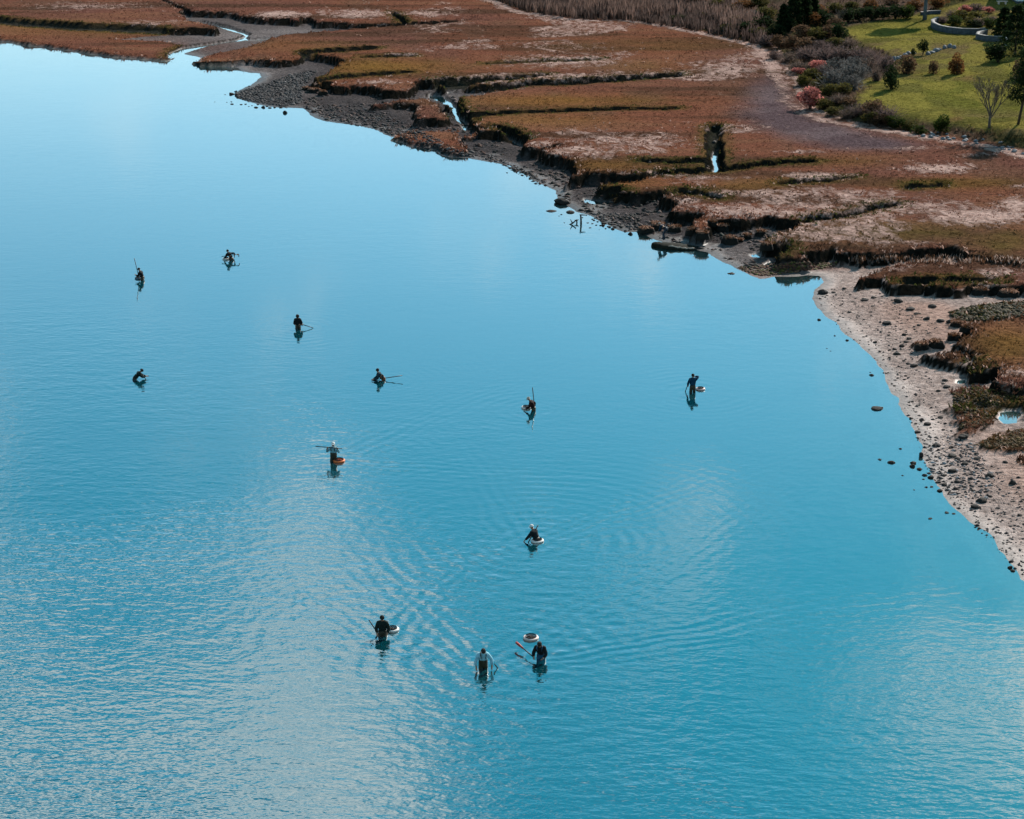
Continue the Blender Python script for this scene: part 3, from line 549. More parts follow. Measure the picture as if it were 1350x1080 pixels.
# ------------------------------------------------------------------ rocks one can count
def rock_mesh(seed, flat=.6):
    bm = bmesh.new(); bmesh.ops.create_icosphere(bm, subdivisions=2, radius=1); r = random.Random(seed)
    ax = [Vector((r.gauss(0, 1), r.gauss(0, 1), r.gauss(0, 1))).normalized() for _ in range(9)]; k = [r.uniform(.55, .95) for _ in ax]
    for v in bm.verts:
        for a, c in zip(ax, k):
            d = v.co.dot(a)
            if d > c: v.co -= a * (d - c) * .85
        v.co *= 1 + r.uniform(-.05, .05); v.co.z *= flat
    me = bpy.data.meshes.new('rock'); bm.to_mesh(me); bm.free()
    me.materials.append(mat('wet_rock', (.040, .034, .031), .8, noise=.6, scale=1.6, bump=.6, spec=.12)); return me
ROCKS = [rock_mesh(300 + k, random.uniform(.45, .8)) for k in range(7)]
PALE = []
for me in ROCKS[:4]:
    m2 = me.copy(); m2.materials.clear(); m2.materials.append(mat('blue_grey_granite', (.20, .21, .23), .75, noise=.5, scale=2.0, bump=.5)); PALE.append(m2)
def rock(px, py, wpx, label, group, hpx=None, name='rock', meshes=ROCKS, cat='rock', sink=.25, zw=None):
    h = hit(px, py); s = ppm(h)
    if h.z < 0:
        g = ground(px, py, 0); h = Vector((g[0], g[1], max(height(g[0], g[1]), -.2 if zw is None else zw)))
    a = wpx / s / 2; hh = (hpx / s * .62 if hpx else a * random.uniform(.5, .8))
    if h.z < -.05 and zw is None: h.z = -hh * .45
    o = bpy.data.objects.new(name, random.choice(meshes)); link(o); o.location = (h.x, h.y, h.z + hh * (.5 - sink)); o.scale = (a, a * random.uniform(.7, 1.0), hh * 1.5)
    o.rotation_euler = (random.uniform(-.12, .12), random.uniform(-.12, .12), random.choice((0, math.pi)) + random.uniform(-.35, .35)); return tag(o, label, cat, group)
G1 = 'rocks standing in the shallows off the beach'
tag(rock(1157, 539, 18, 'long dark boulder lying alone in the blue shallows off the beach', G1, 8), 'long dark boulder lying alone in the blue shallows off the beach', 'rock')
tag(rock(376, 149, 7, 'x', G1, 6.5), 'single round black boulder in the water off the cobble spit', 'rock')
tag(rock(727, 278.5, 16, 'x', G1, 4), 'long flat black rock awash near the old stakes', 'rock')
tag(rock(751, 280, 14, 'x', G1, 5), 'wedge shaped dark rock at the sand edge by the stakes', 'rock')
tag(rock(741, 268, 24, 'x', G1, 9), 'broad brown ledge rock at the corner of the mud bank', 'rock')
tag(rock(964.5, 361, 14, 'x', G1, 4), 'flat dark rock awash off the rockweed point', 'rock')
tag(rock(1334, 638, 11, 'x', None, 9), 'round green grey boulder standing alone on the sand', 'rock')
tag(rock(1175, 610, 12, 'x', G1, 7), 'rounded dark boulder in the water off the cobble tideline', 'rock')
tag(rock(1214, 602, 7, 'x', G1, 10), 'upright dark boulder at the water edge of the cobbles', 'rock')
tag(rock(1293, 661, 17, 'x', None, 8), 'largest dark weedy boulder on the lower beach', 'rock')
tag(rock(1286, 669, 15, 'x', None, 6), 'low dark boulder just below the largest weedy boulder', 'rock')
tag(rock(1304, 628, 14, 'x', None, 7), 'brown pointed boulder alone above the cobbles', 'rock')
for px, py, w in [(1149, 495, 7), (1160, 606, 7), (1187, 592, 5), (1204, 611, 9), (1203, 615, 9), (1213, 619, 9), (1190, 627, 4), (1205, 646, 4), (1226, 684, 7), (1248, 676, 8), (1257, 677.5, 6), (1332, 749, 8), (1336, 753, 8), (1219, 627, 8), (1217, 632, 5), (1221, 642.5, 6), (1228, 642, 5), (1090, 459.5, 3), (1095, 463, 3), (1101, 443, 4), (1117, 449, 5), (1080, 422, 6), (1193, 588, 3), (1147, 491, 4)]:
    rock(px, py, w, 'small dark rock breaking the water off the beach', G1)
G2 = 'rocks standing in the water off the cobble spit'
for px, py, w in [(297, 125, 3), (305, 124.5, 8), (313, 126, 8), (299, 135, 2.5), (306, 137.5, 6), (305, 134.5, 3), (318, 138, 5), (324, 137.5, 4), (328, 140.5, 2.5), (332, 139.5, 3), (340, 138, 3.5), (338, 142, 7), (347, 142, 6), (352, 140.5, 4), (356, 142.5, 6), (362, 142, 4), (283, 134.5, 2), (314, 129, 5), (370, 142, 4), (311, 121, 5), (329, 114, 4)]:
    rock(px, py, w, 'black rock in the water around the cobble spit', G2)
G3 = 'rocks lying on the pale beach'
for px, py, w in [(1184, 398, 14), (1168, 427, 13), (1222, 421, 11), (1211, 429, 6), (1205, 431, 4), (1192, 442, 7), (1198, 447, 8), (1194, 451, 8), (1189, 457, 8), (1154, 452, 7), (1179, 461, 7), (1160, 464, 5), (1183, 467, 12), (1173, 472, 5), (1192, 476, 5), (1197, 480, 7), (1205, 483, 13), (1194, 496, 5), (1245, 502, 10), (1243, 506, 6), (1248, 511, 11), (1237, 516, 7), (1179, 509, 5), (1203, 530, 5), (1201, 552, 7), (1215, 554, 8), (1240, 551, 8), (1222, 560, 11), (1207, 559, 5), (1209, 570, 10), (1246, 559, 5), (1254, 558, 4), (1243, 567, 6), (1234, 577, 6), (1271, 576, 14),
                   (1236, 588, 14), (1255, 602, 13), (1262, 605, 9), (1256, 622, 14), (1269, 577, 12), (1287, 605, 10), (1287, 599, 7), (1255, 590, 8), (1272, 612, 11), (1245, 627, 9), (1227, 630, 9), (1237, 636, 9), (1262, 636, 9), (1260, 645, 8), (1246, 640, 9), (1239, 647, 9), (1283, 647, 7), (1343, 643, 6), (1344, 680, 8), (1316, 670, 6), (1299, 658, 7), (1306, 655, 6), (1311, 677, 4), (1343, 630, 7), (1325, 610, 8), (1113, 381, 7), (1140, 396, 12), (1152, 393, 9), (1150, 404, 5), (1120, 412, 7), (1208, 414, 8), (1200, 408, 14), (1229, 405, 12), (1085, 387, 14), (1099, 386, 6), (1240, 424, 12), (1252, 425, 13), (1262, 425, 9)]:
    rock(px, py, w, 'dark rock lying among pebbles on the pale beach', G3, hpx=w * random.uniform(.34, .5))
G4 = 'cobbles below the peat bank'
for k in range(62):
    px = random.uniform(780, 843); py = random.uniform(283, 303)
    if (py - 283) < (px - 772) * .75: rock(px, py, random.uniform(2.5, 6), 'dark cobble in the patch of cobbles under the peat bank', G4)
for px, py, w in [(778, 300.5, 5), (740, 283, 4), (737, 285, 2.5), (744, 294, 3), (773, 284, 3), (775, 294, 4), (781, 295, 4), (786, 297, 4), (768, 287, 3), (824, 305, 5), (831, 309, 7), (841, 305, 4), (669, 228, 4), (771, 279, 3), (790, 303, 2)]:
    rock(px, py, w, 'small black stone in the water below the cobble patch', 'stones in the water below the cobble patch')
for px, py, w in [(1133, 604, 16), (1150, 612, 14), (1110, 585, 14), (1215, 674, 18), (1170, 682, 14), (1154, 694, 10), (1240, 686, 12), (1145, 732, 14), (1158, 735, 9), (1225, 746, 10), (1240, 762, 14), (1180, 766, 12), (1130, 570, 14), (1120, 614, 24), (1165, 618, 12), (1196, 637, 10), (1270, 740, 16), (1335, 858, 14), (1300, 735, 12), (1105, 735, 10), (1115, 757, 12)]:
    g = ground(px, py, -.12); o = bpy.data.objects.new('rock', random.choice(ROCKS)); link(o); s = FPX / math.hypot(g[1], CAM_H); a = w / s / 2
    zb = height(g[0], g[1]); o.location = (g[0], g[1], min(-.14, max(zb + .1, -.16))); o.scale = (a, a * .9, max(.12, -o.location.z * .0 + min(.5, o.location.z - zb + .1) / .8)); o.location.z -= o.scale[2] * .6
    tag(o, 'dark rock drowned under the clear blue shallows', 'rock', 'rocks under the clear shallows')
for k, (px, py, w) in enumerate([(1178, 80, 7), (1184, 78, 9), (1188, 77, 8), (1193, 74, 8), (1198, 72, 9), (1204, 71, 8), (1224, 72, 8), (1229, 70, 9), (1234, 68, 10), (1239, 66, 8), (1246, 64, 7), (1252, 63, 7), (1258, 64, 6)]):
    rock(px, py, w, 'blue grey boulder in the row of stones across the lawn', 'row of stones across the lawn', hpx=random.uniform(4, 8), meshes=PALE, name='boulder', cat='boulder')
for k in range(34):
    px = random.uniform(1212, 1350); py = 171 + (px - 1212) * .17 + random.uniform(-1, 9)
    rock(px, py, random.uniform(3.5, 8), 'blue grey riprap stone along the foot of the lawn', 'riprap along the foot of the lawn', meshes=PALE, name='riprap_stone', cat='stone')

# peat blocks fallen from the bank
def peat_block(px, py, wpx, hpx, label):
    h = hit(px, py); s = ppm(h); a = wpx / s / 2 * .85; hh = hpx / s * 1.15; r = random.Random(int(px * 7 + py)); n = 18
    ang = [2 * math.pi * k / n for k in range(n)]; f0, f1 = r.random() * 6, r.random() * 6; rr = [1 + .20 * math.sin(2 * t + f0) + .14 * math.sin(3 * t + f1) + r.uniform(-.13, .13) for t in ang]
    root = empty('peat_block', (h.x, h.y, h.z - .05), r.uniform(-.3, .3))
    V = []; F = []
    for lv, (zz, k) in enumerate(((-.05, 1.18), (hh * .35, 1.10), (hh * .7, .95), (hh * .86, .92))):
        for t, q in zip(ang, rr): V.append((a * q * k * math.cos(t) + r.uniform(-.04, .04), a * .8 * q * k * math.sin(t) + r.uniform(-.04, .04), zz))
    for lv in range(3):
        for k in range(n):
            b0, b1 = lv * n + k, lv * n + (k + 1) % n; F += [(b0, b1, b1 + n), (b0, b1 + n, b0 + n)]
    mobj('side', tri_mesh('peat_side', V, F), mat('dark_peat', (.014, .012, .009), .9, noise=.6, scale=2, bump=.8), root)
    V = []; F = []
    for zz, k in ((hh * .78, .98), (hh * .93, .90), (hh * 1.04, .62), (hh * 1.10, .30)):
        for t, q in zip(ang, rr): V.append((a * q * k * math.cos(t) + r.uniform(-.05, .05), a * .8 * q * k * math.sin(t) + r.uniform(-.05, .05), zz + r.uniform(-.08, .07)))
    for lv in range(3):
        for k in range(n):
            b0, b1 = lv * n + k, lv * n + (k + 1) % n; F += [(b0, b1, b1 + n), (b0, b1 + n, b0 + n)]
    V.append((0, 0, hh * 1.12)); F += [(3 * n + k, 3 * n + (k + 1) % n, 4 * n) for k in range(n)]
    mobj('turf', tri_mesh('peat_turf', V, F, smooth=True), mat('brown_turf', (.24, .135, .095), .95, noise=.75, scale=3, bump=.8, spec=.05), root)
    rg = np.random.default_rng(int(px * 3 + py)); nb_ = 46; tt = rg.uniform(0, 6.28, nb_); qq = np.sqrt(rg.random(nb_)) * .85; Pb = np.stack([a * qq * np.cos(tt), a * .8 * qq * np.sin(tt), hh * (1.06 - .16 * qq)], -1)
    cb = np.where(rg.random(nb_)[:, None] < .4, (.36, .22, .16), (.14, .065, .035)) * rg.uniform(.7, 1.3, nb_)[:, None]
    Vb, Fb, Tb = blades(Pb, np.full(nb_, .20), np.full(nb_, .11), 1.1, cb, 3, int(px)); mobj('grass', tri_mesh('peat_grass', Vb, Fb, Tb), grassm, root)
    return tag(root, label, 'peat block', 'peat blocks slumped from the bank')
for px, py, w, h, l in [(866, 301, 24, 7, 'turf topped peat block behind the pointed end of the mud ledge'), (890, 305, 20, 7, 'turf topped peat block behind the pale rim of the mud ledge'), (851, 307, 22, 7, 'brown peat lump at the water edge beside the pointed ledge'), (926, 313, 22, 8, 'largest slumped peat block beside the mud ledge'), (912, 309, 16, 8, 'peat block wedged between the mud ledge and the largest block'), (953, 303, 18, 7, 'peat block fallen at the head of the small muddy cove'), (962, 321, 22, 9, 'rounded peat block on the pale mud of the cove'), (985, 315, 12, 6, 'small peat clod on the mud of the cove'), (1003, 311, 15, 7, 'peat block at the mouth of the overgrown ditch'), (975, 319, 9, 4, 'smallest peat clod beside the rounded block'), (940, 297, 12, 6, 'peat clod under the overhanging bank'), (1011, 328, 18, 8, 'peat block against the foot of the long bank'),
    (415, 122, 18, 5, 'low peat lump beside the cobble spit'), (426, 125, 12, 5, 'small peat lump beside the low one by the spit'), (404, 119, 12, 4, 'peat clod at the root of the cobble spit'), (1214, 458, 20, 6, 'weedy peat lump furthest out on the pale beach'), (1233, 456, 22, 7, 'weedy peat lump between the beach and the ochre turf'), (1258, 448, 20, 7, 'dark peat lump under the ochre turf bank'), (1274, 436, 16, 7, 'dark peat lump at the corner of the ochre turf'), (1262, 430, 18, 6, 'weedy peat lump beside the heap of rubble'), (1292, 388, 22, 8, 'peat slab leaning on the bank above the rubble'), (1330, 391, 26, 8, 'wide peat slab beside the leaning one above the rubble')]: peat_block(px, py, w, h, l)

# ------------------------------------------------------------------ stakes, driftwood and the mud ledge
oldwood = mat('old_wood', (.035, .028, .024), .85, noise=.5, scale=5, bump=.4)
def at_y(px, py, y):
    d = ray(px, py); t = y / d[1]; return Vector((d[0] * t, y, CAM_H + d[2] * t))
g = ground(766, 295); b0 = Vector((g[0], g[1], height(g[0], g[1]) - .2)); t0 = at_y(765.5, 283, g[1])
root = empty('mooring_stake', b0); tag(root, 'tall black leaning stake with a crosspiece standing in the shallows', 'stake')
def loc_tube(name, pts, rads, m, root, n=8): return tube(name, [Vector(p) - root.location for p in pts], rads, m, root, n)
loc_tube('post', [b0, (b0 + t0) / 2 + Vector((.02, 0, 0)), t0], [.085, .08, .065], oldwood, root); loc_tube('crosspiece', [t0 + Vector((-.08, 0, -.03)), t0 + Vector((.42, .05, -.05))], [.06, .04], oldwood, root)
g = ground(760.5, 294); b0 = Vector((g[0], g[1], -.4)); t0 = at_y(760.5, 289.5, g[1])
root = empty('mooring_stake', b0); tag(root, 'short black stake stub beside the tall leaning stake', 'stake'); loc_tube('post', [b0, t0], [.07, .06], oldwood, root); loc_tube('peg', [t0 - Vector((.2, 0, .08)), t0 + Vector((.15, 0, -.03))], [.04, .05], oldwood, root)
g = ground(754, 296); b0 = Vector((g[0], g[1], -.15)); root = empty('driftwood_branch', b0); tag(root, 'forked black driftwood branch in the water by the stakes', 'driftwood')
loc_tube('stem', [b0 + Vector((-.3, 0, .1)), b0 + Vector((.05, 0, .25)), b0 + Vector((.35, 0, .5))], [.03, .07, .04], oldwood, root); loc_tube('fork', [b0 + Vector((.05, 0, .25)), b0 + Vector((-.15, .05, .6))], [.06, .02], oldwood, root)
g = ground(1256, 651); root = empty('driftwood_log', hit(1258, 651)); tag(root, 'thin dark driftwood log lying along the cobble beach', 'driftwood')
b0 = root.location; loc_tube('trunk', [b0 + Vector((-.32, .02, .03)), b0 + Vector((0, 0, .05)), b0 + Vector((.34, -.05, .03))], [.03, .045, .025], oldwood, root); loc_tube('knot', [b0 + Vector((.1, 0, .06)), b0 + Vector((.15, .03, .13))], [.02, .01], oldwood, root)
# low weedy ledge with a pale rim at the water's edge
A_, B_ = ground(860, 321.5, .15), ground(916, 328, .1); ctr = (A_ + B_) / 2; Lb = float(np.hypot(*(B_ - A_))); rz = math.atan2(B_[1] - A_[1], B_[0] - A_[0])
ledge = empty('mud_ledge', (ctr[0], ctr[1], 0), rz); tag(ledge, 'low dark pointed mud ledge with a pale curved rim at the shore', 'ledge')
r = random.Random(41); ns = 26; V = []; F = []; rim = []; top = []
for a in range(ns):
    t = a / (ns - 1); xx = (t - .5) * Lb; f = -.62 * math.sin(math.pi * min(t * .9 + .05, 1)) ** .7 - r.uniform(0, .12) * (t < .5); bk = 1.1 * math.sin(math.pi * min(t * .7 + .02, 1)) ** .6; hz_ = .26 + .05 * math.sin(5 * t) + r.uniform(-.03, .04) - .10 * t
    for y, z in ((f - .05, -.5), (f - .08, .05), (f + .02, hz_ * .75), (f + .10, hz_), (bk * .5, hz_ + r.uniform(-.03, .05)), (bk, hz_ * .7), (bk + .3, -.3)): V.append((xx, y, z))
    if t > .42: rim.append((xx, f + .07, hz_ + .012))
for a in range(ns - 1):
    for c_ in range(6):
        k = a * 7 + c_; F += [(k, k + 7, k + 8), (k, k + 8, k + 1)]
mobj('body', tri_mesh('ledge_body', V, F), mat('weedy_mud', (.022, .022, .016), .9, noise=.6, scale=3, bump=.8, spec=.1), ledge)
tube('rim', rim, [.02] + [.055 + .02 * math.sin(k * 1.7) for k in range(len(rim) - 2)] + [.05], mat('pale_sand_rim', (.52, .42, .35), .9, noise=.35, scale=4, bump=.5), ledge)

# ------------------------------------------------------------------ people
def skin_mesh(name, verts, rads, edges, m, parent, sub=1):
    me = bpy.data.meshes.new(name); me.from_pydata([tuple(v) for v in verts], edges, []); o = bpy.data.objects.new(name, me); COL.objects.link(o)
    md = o.modifiers.new('skin', 'SKIN'); md.use_smooth_shade = True
    for k, rd in enumerate(rads):
        sv = me.skin_vertices[0].data[k]; sv.radius = (rd, rd) if not isinstance(rd, tuple) else rd; sv.use_root = (k == 0)
    o.modifiers.new('sub', 'SUBSURF').levels = sub
    bpy.context.view_layer.update()
    ev = o.evaluated_get(bpy.context.evaluated_depsgraph_get()); fin = bpy.data.meshes.new_from_object(ev)
    bpy.data.objects.remove(o); bpy.data.meshes.remove(me); fin.name = name
    fin.materials.clear(); return mobj(name, fin, m, parent)
def ik(S, T, l1, l2, pole):
    d = T - S; L = min(d.length, (l1 + l2) * .995); d = d.normalized(); T = S + d * L
    a = (l1 * l1 - l2 * l2 + L * L) / (2 * L); hgt = math.sqrt(max(l1 * l1 - a * a, 0)); p = pole - d * pole.dot(d); p = p.normalized() if p.length > 1e-4 else Vector((0, 0, -1))
    return S + d * a + p * hgt, T
SKIN = mat('skin', (.32, .17, .11), .6)
def person(px, py, face, bend, hl, hr, label, jacket, waders, hat=None, hair=(.02, .015, .012), hood=False, nod=0, poleL=(-.55, -.8, -.3), poleR=(.55, -.8, -.3), feet=None, h=1.0, bib=False, top_part='jacket', lean=0):
    if feet is None:
        g = ground(px, py); base = Vector((g[0], g[1], height(g[0], g[1])))
    else: base = feet
    root = empty('person', base, RAD(face)); root.scale = (h, h, h); tag(root, label, 'person')
    bt = RAD(bend); ln = RAD(lean); T = Vector((math.sin(ln), math.sin(bt), math.cos(bt) * math.cos(ln))).normalized(); pel = Vector((0, -.22 * math.sin(bt), .95 - .04 * math.sin(bt)))
    ch, nb = pel + T * .34, pel + T * .53; hd = RAD(bend * .55 + nod); HD = Vector((math.sin(ln), math.sin(hd), math.cos(hd))).normalized(); nk = nb + HD * .06
    fw = Vector((0, math.cos(hd), -math.sin(hd)))
    sl, sr = pel + T * .475 + Vector((-.175, 0, 0)), pel + T * .475 + Vector((.175, 0, 0))
    el, wl_ = ik(sl, Vector(hl), .29, .26, Vector(poleL)); er, wr = ik(sr, Vector(hr), .29, .26, Vector(poleR))
    V = [pel, pel + T * .17, ch, nb, nk, nk + HD * .07 + fw * .01, nk + HD * .15, nk + HD * .22]; Rr = [(.13, .11), (.125, .10), (.145, .105), (.075, .07), .055, .072, .088, .062]
    E = [(a, a + 1) for a in range(7)]
    V.append(nk + HD * .10 + fw * .095); Rr.append(.014); E.append((6, 8))
    def arm(s, e, w, sgn):
        k = len(V); V.extend([s, e, w]); Rr.extend([.056, .043, .030]); E.extend([(3, k), (k, k + 1), (k + 1, k + 2)])
        d = (w - e).normalized(); dn = (d * .6 + Vector((0, .2, -.8))).normalized(); sd_ = d.cross(Vector((0, 0, 1))); sd_ = sd_.normalized() if sd_.length > .1 else Vector((1, 0, 0)); curl = (sd_.cross(d)).normalized()
        p = w + d * .075; kp = len(V); V.append(p); Rr.append((.038, .02)); E.append((k + 2, kp))
        for f, ln_ in ((-1.5, .055), (-.5, .075), (.5, .07), (1.5, .055)):
            b = p + d * .025 + sd_ * f * .019; kk = len(V); V.extend([b + d * ln_ * .5, b + d * ln_ * .85 + curl * .02]); Rr.extend([.0095, .008]); E.extend([(kp, kk), (kk, kk + 1)])
        kk = len(V); V.append(w + d * .06 + sd_ * sgn * .055 + curl * .012); Rr.append(.010); E.append((k + 2, kk))
    arm(sl, el, wl_, -1); arm(sr, er, wr, 1)
    legs = []
    for s in (-1, 1):
        k = len(V); hp, kn, an, to = Vector((s * .09, pel.y, .88)), Vector((s * .12, .05 + .04 * s, .50)), Vector((s * .13, .10 * s - .03, .09)), Vector((s * .15, .10 * s + .15, .04))
        V.extend([hp, kn, an, to]); Rr.extend([.085, .06, .043, .038]); E.extend([(0, k), (k, k + 1), (k + 1, k + 2), (k + 2, k + 3)]); legs.append((hp, kn, an, to))
    skin_mesh('body', V, Rr, E, SKIN, root)
    # jacket or shirt
    jv = [pel + T * .08, pel + T * .2, ch, nb - T * .02, sl, el, el + (wl_ - el) * .9, sr, er, er + (wr - er) * .9, nk + HD * .02]; jr = [(.205, .165), (.20, .16), (.215, .165), (.125, .115), .105, .082, .062, .105, .082, .062, .075]
    jm = mat('cloth_%02d_%02d_%02d' % tuple(int(c * 99) for c in jacket), jacket, .85, noise=.35, scale=9, bump=.3, spec=.15)
    skin_mesh(top_part, jv, jr, [(0, 1), (1, 2), (2, 3), (3, 4), (4, 5), (5, 6), (3, 7), (7, 8), (8, 9), (3, 10)], jm, root)
    wm = mat('wader_%02d_%02d_%02d' % tuple(int(c * 99) for c in waders), waders, .55, noise=.35, scale=7, bump=.3, spec=.35)
    tv = pel + T * (.36 if bib else .16); wv = [pel, (pel + tv) / 2, tv]; wr_ = [(.205, .18), (.205, .175), (.225, .172) if bib else (.20, .16)]; we = [(0, 1), (1, 2)]
    for q in legs:
        k = len(wv); wv += list(q); wr_ += [.125, .10, .08, .062]; we += [(0, k), (k, k + 1), (k + 1, k + 2), (k + 2, k + 3)]
    skin_mesh('waders', wv, wr_, we, wm, root)
    if bib:
        for s in (-1, 1): tube('strap', [tv + Vector((s * .09, .15, 0)), pel + T * .48 + Vector((s * .11, .145, .02)), pel + T * .56 + Vector((s * .11, 0, .04)), pel + T * .45 + Vector((s * .08, -.16, 0)), tv + Vector((s * .05, -.16, 0))], [.024] * 5, wm, root, 6)
    c = nk + HD * .145
    rot = HD.to_track_quat('Z', 'Y').to_matrix()
    def cap_mesh(name, col, rx, low, brim):
        Vc = []; Fc = []; nn = 14
        for lv in range(6):
            ph = low + (math.pi / 2 - low) * lv / 5
            for k in range(nn):
                t = 2 * math.pi * k / nn; Vc.append(c + rot @ Vector((rx * math.cos(ph) * math.cos(t), rx * 1.12 * math.cos(ph) * math.sin(t), rx * 1.1 * math.sin(ph))))
        for lv in range(5):
            for k in range(nn):
                a0, a1 = lv * nn + k, lv * nn + (k + 1) % nn; Fc += [(a0, a1, a1 + nn), (a0, a1 + nn, a0 + nn)]
        if brim:
            k0 = len(Vc); f2 = fw - HD * fw.dot(HD); f2 = f2.normalized(); sx = HD.cross(f2)
            for k in range(7):
                t = -1 + k / 3; Vc += [c + f2 * rx * math.sqrt(max(0, 1 - .8 * t * t)) * 1.0 + sx * t * rx * .85 + HD * .03, c + f2 * (rx + .075 * (1 - .7 * t * t)) + sx * t * rx * .8 + HD * .015]
            for k in range(6): Fc += [(k0 + 2 * k, k0 + 2 * k + 1, k0 + 2 * k + 3), (k0 + 2 * k, k0 + 2 * k + 3, k0 + 2 * k + 2)]
        mobj(name, tri_mesh(name, Vc, Fc, smooth=True), mat('headwear_%02d_%02d_%02d' % tuple(int(v * 99) for v in col), col, .85, noise=.2, scale=12), root)
    if hood: cap_mesh('hood', jacket, .122, -.9, False)
    elif hat: cap_mesh('cap', hat, .108, -.1, True)
    else: cap_mesh('hair', hair, .104, -.35, False)
    return root, base, [base + Euler((0, 0, RAD(face))).to_matrix() @ (v * h) for v in (wl_, wr)]
tubew = mat('white_float_foam', (.78, .74, .70), .55, noise=.15, scale=5)
def ring_float(px, py, label, col=None, r=.36, t=.08, fill=(.05, .03, .025)):
    r, t = r * .86, t * .8; g = ground(px, py, .05); root = empty('float_ring', (g[0], g[1], .045), random.uniform(0, 3)); tag(root, label, 'float', 'ring floats that carry the clam baskets')
    n, k = 28, 10; V = []; F = []
    for a in range(n):
        A = 2 * math.pi * a / n
        for b in range(k):
            B = 2 * math.pi * b / k; rr = r - t + t * math.cos(B) * (1 + .04 * math.sin(5 * A)); V.append((rr * math.cos(A), rr * math.sin(A), t * math.sin(B) * .95))
    for a in range(n):
        for b in range(k):
            q = lambda x, y: (x % n) * k + y % k
            F += [(q(a, b), q(a + 1, b), q(a + 1, b + 1)), (q(a, b), q(a + 1, b + 1), q(a, b + 1))]
    mobj('tube', tri_mesh('float_tube', V, F, smooth=True), tubew if col is None else mat('float_%02d_%02d_%02d' % tuple(int(c * 99) for c in col), col, .5, noise=.2, scale=5), root)
    V = []; F = []; n = 18; ri_ = r - 2 * t + .03
    for zz, q in ((.10, 1.0), (-.20, .85)):
        for a in range(n): V.append((ri_ * q * math.cos(2 * math.pi * a / n), ri_ * q * math.sin(2 * math.pi * a / n), zz))
    for a in range(n): F += [(a, (a + 1) % n, n + (a + 1) % n), (a, n + (a + 1) % n, n + a)]
    V.append((0, 0, -.20)); F += [(n + a, n + (a + 1) % n, 2 * n) for a in range(n)]
    bk = mobj('basket', tri_mesh('basket', V, F), mat('wire_basket', (.05, .045, .045), .6, noise=.3, scale=20), root)
    V = []; F = []; nn = 26
    rr = random.Random(int(px))
    for a in range(nn):
        x, y = rr.uniform(-.7, .7) * ri_, rr.uniform(-.7, .7) * ri_; k0 = len(V); sz = rr.uniform(.03, .055)
        V += [(x + sz * v[0], y + sz * .8 * v[1], .0 + sz * .5 * v[2] + rr.uniform(0, .04)) for v in OCT_V]; F += [tuple(k0 + i_ for i_ in f) for f in OCT_F]
    V += [(ri_ * .95 * math.cos(2 * math.pi * a / 12), ri_ * .95 * math.sin(2 * math.pi * a / 12), -.02) for a in range(12)]; k0 = len(V) - 12; F += [(k0, k0 + a, k0 + a + 1) for a in range(1, 11)]
    mobj('catch', tri_mesh('catch', V, F), mat('clam_catch_%d' % int(fill[0] * 100), fill, .6, noise=.4, scale=15), bk)
    return root
shaft = mat('dark_shaft', (.030, .032, .034), .5); iron = mat('rake_iron', (.035, .032, .032), .5)
def rake(a, b, label, head=None, grip=None, rad=.026, gcol=(.45, .05, .03)):
    """long handled clam rake from a to b (grip end a, head end b)"""
    a, b = Vector(a), Vector(b); root = empty('clam_rake', b); tag(root, label, 'rake', 'long handled clam rakes')
    tube('handle', [a - b, (a - b) * .5, Vector((0, 0, 0))], [rad, rad, rad], shaft, root, 8); d = (b - a).normalized()
    if grip: tube('grip', [a - b - d * .02, a - b + d * .25, a - b + d * .60], [rad * 2.2, rad * 2.4, rad * 1.3], mat('red_grip', gcol, .5, noise=.2, scale=6), root, 8)
    if head:
        sx = d.cross(Vector((0, 0, 1))); sx = sx.normalized() if sx.length > .1 else Vector((1, 0, 0)); dn = d.cross(sx).normalized(); dn = dn if dn.z < 0 else -dn
        hd = tube('head', [-sx * .18 * head, sx * .18 * head], [.03, .03], iron, root, 6)
        for k in range(6):
            q = sx * (-.17 + .068 * k) * head; tube('tine', [q, q + d * .12 * head + dn * .06, q + d * .10 * head + dn * .24 * head], [.016, .016, .010], iron, hd, 5)
    return root
BLK, NAVY, GRN, OLV = (.012, .014, .016), (.012, .035, .062), (.010, .022, .020), (.035, .030, .014)
# 1
_, b, w = person(187, 369, 80, 18, (-.06, .42, 1.18), (.10, .40, 1.10), 'wader in black leaning over an upright pole beside a small float', BLK, (.035, .024, .012), nod=15)
rake(at_y(177, 340.5, b.y), at_y(186, 372, b.y) - Vector((0, 0, .5)), 'pole held upright by the leaning black clad wader', head=1)
ring_float(182, 366.5, 'small blue grey float beside the wader with the upright pole', (.10, .16, .22), r=.30, t=.08)
# 2
_, b, w = person(304.5, 343, 40, 24, (-.35, .38, 1.05), (.36, .05, 1.12), 'wader in black with elbow out and a rake across the hips', BLK, (.040, .022, .010), nod=5, lean=-12, poleR=(1, -.4, .2))
rake(at_y(292, 338.3, b.y), at_y(313, 335.5, b.y), 'rake held across the hips of the wader with elbow out', head=.9)
ring_float(298, 341, 'white float tucked against the wader with a rake across the hips', r=.34)
# 3
_, b, w = person(393, 433, 175, 6, (-.15, .2, 1.12), (.15, .22, 1.10), 'hooded wader in black standing straight upright', BLK, (.030, .024, .012), hood=True)
rake(at_y(413, 432.5, b.y), at_y(399, 428, b.y), 'rake floating at the side of the hooded wader', head=1.3)
# 4
_, b, w = person(180, 500.5, -75, 42, (-.12, .62, 1.02), (.12, .60, 1.08), 'wader in black doubled over with one arm reaching down', GRN, (.020, .020, .016), nod=25)
rake(w[1] - Vector((.25, 0, -.18)), w[1] + Vector((.22, 0, -.62)), 'short handled rake pushed down by the doubled over wader', head=1)
